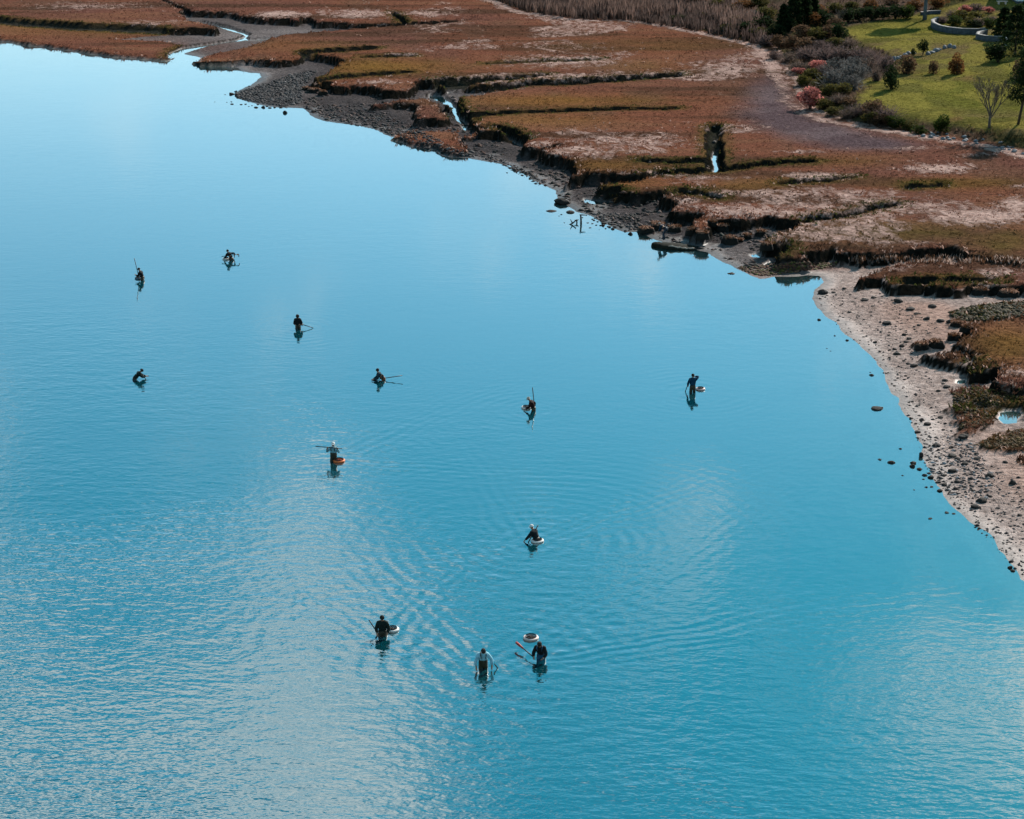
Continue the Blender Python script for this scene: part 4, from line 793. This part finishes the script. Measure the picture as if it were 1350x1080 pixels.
# 5
_, b, w = person(503, 501, 100, 42, (-.12, .52, .95), (.12, .50, .92), 'wader in slate blue jacket bent forward over orange brown waders', (.018, .045, .065), (.16, .055, .02), nod=-15)
rake(at_y(530.5, 495.2, b.y), at_y(492, 501, b.y), 'rake trailing flat behind the wader in slate blue', head=1)
# 6
_, b, w = person(702, 541, 85, 22, (-.10, .40, .98), (.22, -.10, 1.0), 'wader in dark brown with a pale cap reaching to a white float', (.030, .014, .012), (.030, .030, .008), hat=(.55, .42, .34), nod=25)
rake(at_y(702, 511, b.y + .4), at_y(706.5, 541, b.y + .4) - Vector((0, 0, .6)), 'pole standing upright behind the wader with the pale cap', head=1)
ring_float(694, 537, 'white float under the hands of the wader with the pale cap', r=.36)
# 7
_, b, w = person(913, 517, 5, 3, (-.27, .14, .98), (.13, .16, 1.56), 'wader in blue jacket standing with one hand raised to the face', (.010, .055, .11), (.022, .024, .018), poleR=(1.4, -.2, -.2), poleL=(-.5, -.8, 0))
rake(w[0] + Vector((.0, 0, .12)), w[0] + Vector((-.22, 0, -.6)), 'rake lowered into the water by the wader in blue', head=1)
ring_float(923.5, 512.5, 'pinkish white float beside the wader in blue', (.80, .55, .50), r=.34)
# 8
_, b, w = person(440, 608, 170, 2, (-.26, .05, 1.42), (.30, .20, 1.42), 'wader in pale blue shirt and white cap shouldering a long pole', (.24, .52, .62), (.016, .018, .010), hat=(.75, .72, .68), bib=True, top_part='shirt', poleR=(1, .2, -1), poleL=(-1, 0, -1))
yy = b.y - .16; rake(at_y(416, 588.5, yy), at_y(451, 591.5, yy), 'long pole carried level on the shoulders of the wader in white cap')
ring_float(447, 607, 'orange red float with a full basket beside the pole carrier', (.85, .20, .06), r=.40, fill=(.5, .06, .04))
# 9
_, b, w = person(706, 713, 60, 26, (-.35, .42, .93), (.12, .25, 1.0), 'wader in black with a white cap leaning over a white ring float', (.012, .018, .022), BLK, hat=(.75, .72, .70), nod=12)
rake(at_y(709.5, 692.5, b.y + .25), at_y(694, 712, b.y - .3) - Vector((0, 0, .3)), 'rake slanting past the shoulder of the wader in white cap', head=1)
ring_float(708.5, 712.5, 'bright white ring float against the wader in black and white cap', r=.38, fill=(.30, .10, .07))
# 10
_, b, w = person(504.5, 838, 178, 10, (-.22, .24, 1.0), (.20, .25, 1.0), 'broad wader in dark green black facing the open water between pole and float', GRN, (.022, .020, .010), h=1.04)
rake(at_y(486.5, 817.5, b.y + .2), at_y(497, 831, b.y + .2) - Vector((0, 0, .1)), 'dark pole poking up beside the broad dark wader', head=1)
ring_float(517, 829.5, 'white ring float at the elbow of the broad dark wader', r=.37)
# 11
_, b, w = person(637, 881, 185, 12, (-.34, .22, .95), (.30, .22, .93), 'wader in pale blue shirt and dark bib overalls walking with both arms down', (.32, .62, .74), (.020, .022, .008), hair=(.03, .02, .018), bib=True, top_part='shirt', nod=25, poleL=(-1, -.2, .1), poleR=(1, -.2, .1), h=1.03)
rake(w[0] + Vector((.12, .1, .05)), w[0] + Vector((.38, .35, -.45)), 'rake dragged through the splash by the wader in bib overalls', head=1)
# 12
_, b, w = person(713, 868, 165, 30, (-.20, .42, 1.02), (.20, .40, 1.0), 'wader in black with a blue chest panel hunched between red grip and float', BLK, (.015, .10, .20), nod=12, h=1.03, bib=True)
rake(at_y(681, 847.5, b.y + 1.0), w[1], 'rake with a fat red grip held by the hunched wader', grip=True)
ring_float(700, 840.5, 'pinkish white ring float behind the hunched wader', (.80, .62, .56), r=.40)
# 13 at the ledge
ft = hit(875, 318.5); ft.z = max(ft.z, .0)
person(875, 318, 70, 62, (-.12, .45, .55), (.12, .42, .50), 'person in dark blue bent double on the low mud ledge at the shore', (.010, .030, .055), (.015, .028, .05), hat=(.45, .30, .25), feet=Vector((ft.x, ft.y, max(height(ft.x, ft.y), .17))))

# ------------------------------------------------------------------ shrubs, trees and the garden
leafm = lambda nm, c: mat('leaf_' + nm, c, .75, noise=.35, scale=1.2, spec=.03, attr='tint')
barkm = mat('bark', (.060, .046, .036), .9, noise=.4, scale=6, bump=.4)
def leaf_cloud(n, size, seed, dome=False, lumps=9, flat=1.0):
    """n leaf quads through a lumpy crown that fits a box 2 x 2 x 2 standing on z = 0"""
    r = np.random.default_rng(seed); cen = r.normal(0, 1, (lumps, 3)); cen /= np.linalg.norm(cen, axis=1)[:, None]; cen *= r.uniform(.35, .62, lumps)[:, None]; cr = r.uniform(.34, .52, lumps)
    k = r.integers(0, lumps, n); d = r.normal(0, 1, (n, 3)); d /= np.linalg.norm(d, axis=1)[:, None]; rad = cr[k] * r.uniform(.45, 1.08, n) ** .5
    P = cen[k] + d * rad[:, None]; P[:, 2] = (P[:, 2] + 1) * flat
    if dome: P[:, 2] = np.abs(P[:, 2] - .35 * flat) * 1.25
    P[:, 2] = np.clip(P[:, 2], .02, None)
    a = r.normal(0, 1, (n, 3)); a /= np.linalg.norm(a, axis=1)[:, None]; b = np.cross(a, r.normal(0, 1, (n, 3))); b /= np.linalg.norm(b, axis=1)[:, None]
    s = size * r.uniform(.5, 1.4, n)[:, None]; V = np.stack([P - a * s, P + b * s * .55, P + a * s, P - b * s * .55], 1).reshape(-1, 3)
    t = r.uniform(.55, 1.5, n) * (.75 + .5 * r.random(lumps)[k]); t = np.repeat(np.repeat(t[:, None], 4, 1).reshape(-1, 1), 3, 1)
    return V, np.arange(n * 4).reshape(-1, 4), t
def twig_cloud(n, seed, spread_=.9):
    """a vase of bare twigs"""
    r = np.random.default_rng(seed); V = []; F = []
    for k in range(n):
        az, el = r.uniform(0, 6.28), r.uniform(.35, 1.5); L = r.uniform(.9, 1.9); p = Vector((r.normal(0, .12), r.normal(0, .12), 0)); d = Vector((math.cos(az) * math.cos(el) * spread_, math.sin(az) * math.cos(el) * spread_, math.sin(el)))
        pts = [p]
        for q in range(3): d = (d + Vector(r.normal(0, .16, 3))).normalized(); pts.append(pts[-1] + d * L / 3)
        w = .022
        for q in range(3):
            sdv = d.cross(Vector(r.normal(0, 1, 3))).normalized() * w * (1 - .25 * q); k0 = len(V); V += [pts[q] - sdv, pts[q] + sdv, pts[q + 1] + sdv * .6, pts[q + 1] - sdv * .6]; F.append((k0, k0 + 1, k0 + 2, k0 + 3))
    V = np.array([tuple(v) for v in V]); t = np.repeat(np.repeat(r.uniform(.6, 1.5, n * 3)[:, None], 4, 1).reshape(-1, 1), 3, 1)
    return V, np.array(F), t
SHAPES = {}
def stems(seed, n=5):
    V = []; F = []; r = random.Random(seed)
    for k in range(n):
        a = r.uniform(0, 6.28); tube_data([(0, 0, -.15), (.25 * math.cos(a), .25 * math.sin(a), .5), (.45 * math.cos(a), .45 * math.sin(a), 1.0)], [.05, .04, .015], 5, V, F)
    return tri_mesh('stem', V, F, smooth=True)
STEMS = [stems(k) for k in range(3)]
KINDS = {'dark': (.022, .036, .014), 'green': (.045, .062, .014), 'olive': (.10, .085, .026), 'brown': (.135, .080, .048), 'mauve': (.150, .105, .098), 'grey': (.15, .145, .14), 'pink': (.55, .20, .17), 'rust': (.17, .075, .028), 'twig': (.16, .115, .095), 'moss': (.10, .085, .02)}
def crown_mesh(kind, var):
    key = (kind, var)
    if key not in SHAPES:
        sd_ = hash(kind) % 1000 if False else sum(map(ord, kind)) * 7 + var
        if kind in ('twig', 'mauve'):
            V1, F1, t1 = twig_cloud(260, sd_); V2, F2, t2 = leaf_cloud(420, .09, sd_ + 1, dome=True); V, F, t = np.r_[V1, V2], np.r_[F1, F2 + len(V1)], np.r_[t1, t2 * .8]
        elif kind == 'grey':
            V1, F1, t1 = twig_cloud(200, sd_); V2, F2, t2 = leaf_cloud(700, .085, sd_ + 1); V, F, t = np.r_[V1, V2], np.r_[F1, F2 + len(V1)], np.r_[t1, t2 * .7]
        else: V, F, t = leaf_cloud(1300, .095, sd_, dome=var == 1, lumps=11)
        me = tri_mesh('crown', V, F, t); me.materials.append(leafm(kind, KINDS[kind])); SHAPES[key] = me
    return SHAPES[key]
def shrub(px, py, wpx, hpx, kind, label, group=None, name='shrub', cat='shrub', lift=0):
    p = hit(px, py); s = ppm(p); w, h = wpx / s, hpx / s * 1.05; v = random.randrange(3)
    o = empty(name, (p.x, p.y, p.z), random.uniform(0, 6.28)); tag(o, label, cat, group); me = crown_mesh(kind, v)
    c = bpy.data.objects.new('crown', me); link(c, o); c.scale = (w / 1.75, w / 1.75, h / 1.75 * (1 - lift)); c.location = (0, 0, h * lift - .05)
    t = bpy.data.objects.new('stem', STEMS[v]); link(t, o); t.scale = (w / 2.2, w / 2.2, h / 1.5)
    if not t.data.materials: t.data.materials.append(barkm)
    return o
# the lawn's own shrubs
shrub(1174, 118, 26, 27, 'dark', 'largest dark green round shrub at the lawn corner by the pale bushes')
shrub(1155, 107, 16, 22, 'twig', 'narrow vase shaped bare shrub at the lawn corner')
shrub(1196, 96, 27, 24, 'brown', 'wide brown green shrub below the row of stones')
shrub(1231, 97, 15, 17, 'brown', 'small round brown shrub alone on the lawn between two wider ones')
shrub(1262, 98, 27, 24, 'rust', 'rust topped round shrub on the lawn beside the small brown one')
shrub(1216, 73, 18, 18, 'dark', 'little dark clipped tree growing out of the row of stones', lift=.25)
shrub(1204, 73, 8, 8, 'dark', 'tiny dark bush among the row of stones')
shrub(1240, 175, 25, 23, 'green', 'compact dark green shrub at the foot of the lawn by the riprap')
shrub(1108, 54, 26, 22, 'dark', 'dark domed evergreen shrub at the upper corner of the lawn')
shrub(1316, 82, 36, 24, 'dark', 'spreading dark evergreen shrub casting shade on the lawn')
shrub(1348, 103, 28, 24, 'brown', 'brown shrub on the lawn behind the leaning pine')
random.seed(77)
TH = 'bushes of the thicket between marsh and lawn'
LBL = {'mauve': 'leafless mauve brown bush in the thicket by the marsh', 'brown': 'russet brown bush in the thicket by the marsh', 'twig': 'bare twiggy bush in the thicket by the marsh', 'grey': 'silvery grey bush in the thicket by the lawn', 'olive': 'olive leaved bush in the thicket by the lawn', 'moss': 'mossy green bush in the thicket by the lawn', 'dark': 'dark evergreen bush in the thicket behind the marsh', 'rust': 'rusty orange autumn bush in the thicket behind the marsh', 'green': 'deep green bush in the thicket behind the marsh'}
T = [(1012, 60, 26, 15, 'mauve'), (1028, 64, 28, 17, 'brown'), (1046, 66, 30, 18, 'brown'), (1062, 66, 26, 16, 'brown'), (1022, 78, 22, 12, 'mauve'), (1040, 82, 26, 12, 'twig'), (1078, 52, 30, 16, 'olive'), (1056, 50, 30, 16, 'brown'), (1092, 50, 28, 17, 'brown'), (1098, 62, 26, 13, 'olive'), (1084, 66, 30, 14, 'mauve'), (1118, 62, 24, 13, 'twig'), (1066, 78, 34, 18, 'mauve'), (1090, 80, 36, 20, 'mauve'), (1112, 80, 36, 20, 'mauve'), (1132, 80, 34, 19, 'mauve'), (1152, 84, 32, 20, 'mauve'), (1164, 94, 28, 22, 'mauve'), (1146, 94, 30, 18, 'twig'), (1125, 96, 32, 20, 'grey'),
     (1104, 100, 34, 22, 'grey'), (1088, 98, 26, 14, 'mauve'), (1116, 110, 36, 24, 'grey'), (1098, 116, 32, 22, 'grey'), (1124, 118, 26, 18, 'grey'), (1134, 104, 24, 18, 'grey'), (1054, 92, 28, 13, 'twig'), (1072, 104, 28, 14, 'olive'), (1060, 112, 24, 13, 'moss'), (1080, 116, 28, 15, 'olive'), (1092, 128, 30, 18, 'olive'), (1112, 126, 26, 16, 'olive'), (1106, 136, 26, 14, 'twig'), (1088, 142, 28, 13, 'olive'), (1118, 140, 24, 12, 'brown'),
     (1132, 152, 30, 16, 'mauve'), (1150, 152, 34, 20, 'brown'), (1166, 158, 34, 20, 'mauve'), (1146, 162, 30, 15, 'olive'), (1160, 166, 32, 15, 'brown'), (1180, 168, 30, 15, 'green'), (1198, 171, 28, 13, 'olive'), (1118, 156, 28, 12, 'twig'), (1100, 152, 28, 11, 'olive'), (1212, 176, 24, 10, 'green'),
     (960, 44, 26, 13, 'olive'), (985, 46, 30, 16, 'dark'), (1000, 50, 28, 14, 'olive'), (975, 36, 30, 16, 'olive'), (1008, 40, 30, 18, 'dark'), (1024, 50, 28, 16, 'dark'), (990, 30, 30, 16, 'grey'), (965, 22, 30, 15, 'brown'), (945, 14, 30, 14, 'moss'), (1010, 26, 32, 18, 'olive'), (930, 26, 24, 10, 'olive'), (895, 30, 26, 10, 'green'), (1038, 42, 26, 18, 'dark'), (980, 16, 30, 14, 'rust'), (920, 8, 30, 13, 'rust'), (1002, 12, 30, 16, 'olive'),
     (1072, 34, 28, 16, 'rust'), (1086, 32, 28, 18, 'dark'), (1100, 36, 24, 12, 'brown'), (1118, 30, 26, 17, 'dark'), (1132, 28, 26, 17, 'dark'), (1148, 27, 26, 17, 'dark'), (1164, 26, 26, 17, 'dark'), (1180, 25, 26, 17, 'dark'), (1196, 24, 24, 17, 'green'), (1080, 20, 26, 12, 'rust'), (1120, 14, 28, 12, 'olive'), (1150, 12, 28, 12, 'rust'), (1176, 10, 28, 12, 'brown'), (1205, 12, 26, 12, 'rust'), (1235, 12, 30, 14, 'rust'), (1100, 16, 28, 12, 'olive'), (1060, 18, 28, 14, 'dark'), (1050, 8, 28, 14, 'green')]
MARK = [(1068, 136, 'the large salmon pink bush'), (1078, 90, 'the salmon pink bush in the thicket'), (1107, 92, 'the small pink tuft'), (1108, 48, 'the dark domed evergreen shrub'), (1174, 110, 'the largest dark round shrub'), (1155, 100, 'the narrow vase shaped shrub'), (1240, 168, 'the compact green shrub by the riprap'), (1052, 30, 'the tall dark evergreens'), (1219, 20, 'the straight shade tinted trunk'), (1107, 28, 'the small pale leafless tree'), (1052, 95, 'the pale pink bush by the mud'), (940, 30, 'the reed bed'), (1130, 132, 'the lawn corner'), (1020, 70, 'the straw line of the marsh'), (1170, 22, 'the head of the lawn')]
DESC = {'mauve': 'leafless mauve brown', 'brown': 'russet brown', 'twig': 'bare twiggy', 'grey': 'silvery grey', 'olive': 'olive leaved', 'moss': 'mossy green', 'dark': 'dark evergreen', 'rust': 'rusty orange', 'green': 'deep green'}
seen = {}
for px, py, w, h, k in T:
    best = sorted(MARK, key=lambda m: math.hypot(m[0] - px, 2.2 * (m[1] - py)))
    size = 'wide' if w >= 32 else 'small' if w <= 24 else 'medium'
    for m in best[:9]:
        rel = 'behind' if py < m[1] - 6 else 'in front of' if py > m[1] + 8 else 'beside'
        lab = '%s %s bush %s %s' % (size, DESC[k], rel, m[2])
        if lab not in seen: break
    seen[lab] = 1; shrub(px, py, w, h, k, lab, TH)
for px, py, w, h, l in [(1068, 143, 36, 27, 'large salmon pink bush at the edge of the bare mud'), (1078, 92, 26, 13, 'salmon pink bush inside the mauve thicket'), (1107, 94, 14, 8, 'small pink tuft inside the grey bushes'), (1052, 97, 18, 8, 'pale pink bush low at the edge of the thicket')]: shrub(px, py, w, h, 'pink', l)
GB = 'low bushes in the walled garden bed'
for px, py, w, h, k, l in [(1258, 33, 26, 12, 'green', 'green cushion bush behind the curved front of the garden wall'), (1276, 34, 26, 12, 'moss', 'moss green cushion bush in the middle of the walled bed'), (1268, 26, 30, 12, 'moss', 'widest moss green bush at the back of the walled bed'), (1288, 27, 28, 11, 'moss', 'moss green bush between the heathers at the back of the bed'), (1244, 30, 18, 10, 'mauve', 'mauve heather at the rounded end of the garden wall'), (1256, 22, 18, 9, 'mauve', 'mauve heather on the slope edge above the rounded wall end'), (1272, 16, 20, 9, 'pink', 'pink heather on the slope nearer the straight trunk'), (1288, 14, 22, 10, 'mauve', 'mauve heather between the two pink ones'), (1302, 17, 18, 8, 'pink', 'pink heather on the slope nearer the house'), (1292, 33, 26, 10, 'mauve', 'low mauve heather where the two garden walls meet'), (1305, 36, 22, 12, 'green', 'green bush behind the shorter garden wall'), (1284, 36, 24, 9, 'dark', 'low dark bush tight behind the long garden wall'), (1306, 28, 18, 8, 'mauve', 'mauve heather beside the dark evergreen by the wall')]:
    shrub(px, py, w, h, k, l, GB)
# evergreens at the right and the dark ones at the head of the lawn
def evergreen(px, py, wpx, hpx, label, group=None, seed=0, col='dark'):
    p = hit(px, py); s = ppm(p); w, h = wpx / s, hpx / s * 1.04; root = empty('evergreen_tree', p, random.uniform(0, 6)); tag(root, label, 'tree', group)
    r = np.random.default_rng(900 + seed); n = 2600; z = r.random(n) ** .8; lay = .82 + .18 * np.sin(z * 42); rad = np.sqrt(np.clip(1 - (1.06 * z - .10) ** 2, 0, 1)) ** .9 * (1 - .35 * z) * lay * w / 2 * np.sqrt(r.uniform(.25, 1.05, n)); az = r.uniform(0, 6.28, n)
    P = np.stack([rad * np.cos(az), rad * np.sin(az), h * (.06 + .94 * z) - rad * .18], -1); a = r.normal(0, 1, (n, 3)) + np.stack([np.cos(az), np.sin(az), -.4 + 0 * az], -1) * 1.2; a /= np.linalg.norm(a, axis=1)[:, None]
    b = np.cross(a, r.normal(0, 1, (n, 3))); b /= np.linalg.norm(b, axis=1)[:, None]; sz = .22 * r.uniform(.5, 1.4, n)[:, None]
    V = np.stack([P - a * sz, P + b * sz * .4, P + a * sz, P - b * sz * .4], 1).reshape(-1, 3); t = np.repeat(np.repeat(r.uniform(.5, 1.5, n)[:, None], 4, 1).reshape(-1, 1), 3, 1)
    me = tri_mesh('crown', V, np.arange(n * 4).reshape(-1, 4), t); mobj('crown', me, leafm(col, KINDS[col]), root)
    tube('trunk', [(0, 0, -.2), (0, 0, h * .5), (0, 0, h * .9)], [.16, .10, .03], barkm, root); return root
DE = 'dark evergreens at the head of the lawn'
for k, (px, py, w, h) in enumerate([(1046, 38, 30, 52), (1060, 34, 26, 48), (1032, 42, 24, 34), (1072, 30, 22, 34)]): evergreen(px, py, w, h, ['tallest dark evergreen rising behind the brown thicket', 'dark evergreen beside the tallest one behind the thicket', 'shorter dark evergreen on the reed side of the tallest one', 'slim dark evergreen at the lawn end of the evergreen clump'][k], DE, k)
for k, (px, py, w, h, l) in enumerate([(1338, 72, 56, 62, 'broad dark evergreen shading the garden behind the spreading shrub'), (1322, 52, 34, 40, 'dark evergreen beside the end of the low garden wall'), (1352, 52, 40, 50, 'dark evergreen next to the house corner')]): evergreen(px, py, w, h, l, None, 10 + k)
# bare deciduous tree on the lawn
def bare_tree(px, py, wpx, hpx, label, seed, depth=5, lean=0, col=None, name='bare_tree'):
    p = hit(px, py); s = ppm(p); H = hpx / s * 1.03; W_ = wpx / s; root = empty(name, p); tag(root, label, 'tree'); r = random.Random(seed)
    TV, TF, BV, BF = [], [], [], []
    tube_data([(0, 0, -.2), (lean * .1, 0, H * .10), (lean * .2, 0, H * .22)], [H * .030, H * .026, H * .022], 8, TV, TF)
    def grow(p0, d, L, rd, lv):
        mid = p0 + d * L * .5 + Vector((r.gauss(0, .03), r.gauss(0, .03), 0)) * L; d2 = (d + Vector((r.gauss(0, .12), r.gauss(0, .12), .12))).normalized(); p1 = mid + d2 * L * .5
        tube_data([p0, mid, p1], [rd, rd * .8, rd * .62], 5 if lv > 2 else 3, BV, BF, cap=False)
        if lv == 0: return
        for k in range(3 if lv > 1 else 4):
            az = r.uniform(0, 6.28); sp_ = r.uniform(.25, .62); e = Vector((math.cos(az), math.sin(az), 0)); grow(p0 + (p1 - p0) * r.uniform(.55, 1.0), (d2 + e * sp_ + Vector((0, 0, .08))).normalized(), L * r.uniform(.55, .8), max(rd * .55, .011), lv - 1)
    top = Vector((lean * .2, 0, H * .20))
    for k in range(7):
        az = k * 2 * math.pi / 7 + r.uniform(-.3, .3); sp_ = r.uniform(.25, .75) * W_ / H * 1.1; grow(top - Vector((0, 0, r.uniform(0, .06) * H)), Vector((math.cos(az) * sp_, math.sin(az) * sp_, 1)).normalized(), H * r.uniform(.30, .36), H * .013, depth - 1)
    bk = mat('grey_brown_bark', (.12, .095, .08), .9, noise=.4, scale=4) if col is None else col
    mobj('trunk', tri_mesh('trunk', TV, TF, smooth=True), bk, root); mobj('crown', tri_mesh('crown', [tuple(v) for v in BV], BF, smooth=True), bk, root); return root
bare_tree(1304, 168, 58, 66, 'leafless spreading tree with grey brown twigs at the foot of the lawn', 5)
bare_tree(1107, 34, 20, 24, 'small pale leafless tree behind the domed evergreen shrub', 8, depth=4)
# leaning pine at the right
p = hit(1342, 164); s = ppm(p); Hp = 96 / s; pine = empty('pine_tree', p); tag(pine, 'leaning dark pine with tufted branches beside the leafless tree', 'tree')
tube('trunk', [(0, 0, -.2), (Hp * .04, 0, Hp * .28), (Hp * .07, 0, Hp * .6), (Hp * .10, 0, Hp * .97)], [.15, .12, .09, .03], barkm, pine)
r = np.random.default_rng(55); Vp, Fp, tp = [], [], []; BV, BF = [], []
for k in range(46):
    z = Hp * (.32 + .68 * r.random()); az = r.uniform(0, 6.28); L = (Hp * .30) * (1.05 - z / Hp * .75) * r.uniform(.5, 1.1); x0 = Hp * .11 * z / Hp
    e = Vector((x0 + L * math.cos(az), L * math.sin(az), z + L * r.uniform(-.15, .2))); tube_data([(x0, 0, z - .1), (x0 + L * .5 * math.cos(az), L * .5 * math.sin(az), z), tuple(e)], [.035, .025, .012], 4, BV, BF, cap=False)
    n = 90; q = np.array(e) * 1.0 + r.normal(0, 1, (n, 3)) * np.array([.42, .42, .20]); q[:40] -= (np.array(e) - np.array([x0, 0, z])) * r.random((40, 1)) * .6
    a = r.normal(0, 1, (n, 3)) + np.array([0, 0, .6]); a /= np.linalg.norm(a, axis=1)[:, None]; b = np.cross(a, r.normal(0, 1, (n, 3))); b /= np.linalg.norm(b, axis=1)[:, None]; sz = .17 * r.uniform(.5, 1.3, n)[:, None]
    Vp.append(np.stack([q - a * sz, q + b * sz * .35, q + a * sz, q - b * sz * .35], 1).reshape(-1, 3)); tp.append(np.repeat(r.uniform(.5, 1.4, n), 4))
Vp = np.concatenate(Vp); tp = np.repeat(np.concatenate(tp)[:, None], 3, 1); mobj('crown', tri_mesh('crown', Vp, np.arange(len(Vp)).reshape(-1, 4), tp), leafm('dark', KINDS['dark']), pine)
mobj('branches', tri_mesh('branches', [tuple(v) for v in BV], BF), barkm, pine)
# tall shade tree whose trunk stands at the head of the lawn
p = hit(1219, 26); s = ppm(p); shade = empty('shade_tree', p); tag(shade, 'tall tree with a straight trunk tinted blue grey by shade at the head of the lawn', 'tree')
tube('trunk', [(0, 0, -.2), (0, 0, 1.5), (.05, 0, 5), (.1, .1, 9)], [.34, .27, .24, .12], mat('shaded_bark', (.10, .12, .13), .85, noise=.3, scale=3, bump=.3), shade)  # bark tinted blue grey for the shade the trunk stands in
V, F, t = leaf_cloud(2600, .10, 61, lumps=14); cr = mobj('crown', tri_mesh('crown', V, F, t), leafm('olive', KINDS['olive']), shade, (.1, 0, 4.2)); cr.scale = (3.4, 3.4, 3.2)
# garden walls with pale caps
stone = mat('shaded_wall_stone', (.075, .08, .09), .9, noise=.5, scale=2.5, bump=.8); capst = mat('pale_cap_stone', (.24, .22, .21), .8, noise=.2, scale=3)  # wall stone painted dark and bluish for its shaded face
def garden_wall(pts, hgt, label):
    W3 = [hit(a, b) for a, b in pts]; root = empty('garden_wall', W3[0]); tag(root, label, 'wall'); root['kind'] = 'thing'
    for nm, z0, z1, th, m in (('stonework', -.5, hgt, .22, stone), ('cap', hgt + .003, hgt + .07, .24, capst)):
        V = []; F = []
        for k, q in enumerate(W3):
            d = (W3[min(k + 1, len(W3) - 1)] - W3[max(k - 1, 0)]); d.z = 0; d.normalize(); nrm = Vector((-d.y, d.x, 0)); q = q - W3[0]; q.z = q.z * 1.0
            for sg, zz in ((-1, z0), (-1, z1), (1, z1), (1, z0)): V.append(tuple(q + nrm * th * sg + Vector((0, 0, zz))))
        for k in range(len(W3) - 1):
            for e in range(4): F.append((4 * k + e, 4 * k + (e + 1) % 4, 4 * k + 4 + (e + 1) % 4, 4 * k + 4 + e))
        F += [(0, 1, 2, 3), tuple(4 * (len(W3) - 1) + e for e in (3, 2, 1, 0))]
        mobj(nm, tri_mesh('wall_' + nm, V, F), m, root)
garden_wall([(1236, 30), (1229, 33.5), (1230, 37), (1238, 41), (1250, 43.5), (1268, 45.5), (1288, 46), (1298, 45)], .75, 'curved low stone retaining wall around the garden bed')
garden_wall([(1300, 46), (1290, 49), (1288, 52), (1298, 54), (1312, 55), (1330, 55)], .65, 'shorter curved stone wall stepping down beside the dark evergreen')
garden_wall([(1214, 20), (1226, 18.5), (1240, 18)], .4, 'straight stone kerb behind the tall trunk')
# small white ornament
p = hit(1325.5, 60); orn = empty('garden_ornament', p); tag(orn, 'small white garden ornament by the end of the shorter wall', 'ornament'); wht = mat('white_stone', (.75, .74, .72), .7)
V, F = [], []; tube_data([(0, 0, -.05), (0, 0, .1), (0, 0, .12), (0, 0, .55), (0, 0, .6)], [.26, .26, .12, .14, .24], 12, V, F); mobj('pedestal', tri_mesh('pedestal', V, F), wht, orn)
V, F = [], []; tube_data([(0, 0, .6), (0, 0, .8), (0, 0, .95), (0, 0, 1.05)], [.12, .19, .11, .05], 12, V, F); mobj('figure', tri_mesh('figure', V, F, smooth=True), wht, orn)
# house corner at the top of the garden
def box(name, x0, x1, y0, y1, z0, z1, m, parent):
    bm = bmesh.new(); bmesh.ops.create_cube(bm, size=1)
    for v in bm.verts: v.co = Vector((x0 if v.co.x < 0 else x1, y0 if v.co.y < 0 else y1, z0 if v.co.z < 0 else z1))
    me = bpy.data.meshes.new(name); bm.to_mesh(me); bm.free(); return mobj(name, me, m, parent)
p = hit(1341, 5); hs = empty('house', p); tag(hs, 'pale blue white house corner at the top of the garden', 'house')
wl_m = mat('pale_blue_clapboard', (.62, .68, .74), .7, noise=.1, scale=2); box('wall', 0, 11, 0, 8, .35, 3.4, wl_m, hs); box('foundation', -.05, 11.05, -.05, 8.05, -.8, .345, stone, hs)
V = [(-.5, -.5, 3.4), (11.5, -.5, 3.4), (11.5, 8.5, 3.4), (-.5, 8.5, 3.4), (-.5, 4, 6.2), (11.5, 4, 6.2)]; F = [(0, 1, 5), (0, 5, 4), (2, 3, 4), (2, 4, 5), (0, 4, 3), (1, 2, 5), (0, 3, 2), (0, 2, 1)]
mobj('roof', tri_mesh('roof', V, F), mat('grey_shingle', (.10, .10, .11), .9, noise=.4, scale=4), hs)
for xx in (1.2, 4.2, 7.2):
    wi = box('window', xx, xx + 1.2, -.06, .02, 1.3, 2.6, mat('white_trim', (.8, .8, .8), .5), hs); box('pane', xx + .1, xx + 1.1, -.075, -.05, 1.4, 2.5, mat('window_glass', (.03, .04, .05), .1, spec=.8), wi)
p = hit(1321, 5.5); bn = empty('garden_bench', p); tag(bn, 'pale pinkish stone bench on the upper lawn near the house', 'bench'); pk = mat('pinkish_stone', (.62, .46, .42), .8, noise=.2, scale=4)
box('seat', -.8, .8, -.25, .25, .36, .46, pk, bn); box('leg', -.6, -.4, -.2, .2, -.1, .357, pk, bn); box('leg', .4, .6, -.2, .2, -.1, .357, pk, bn)
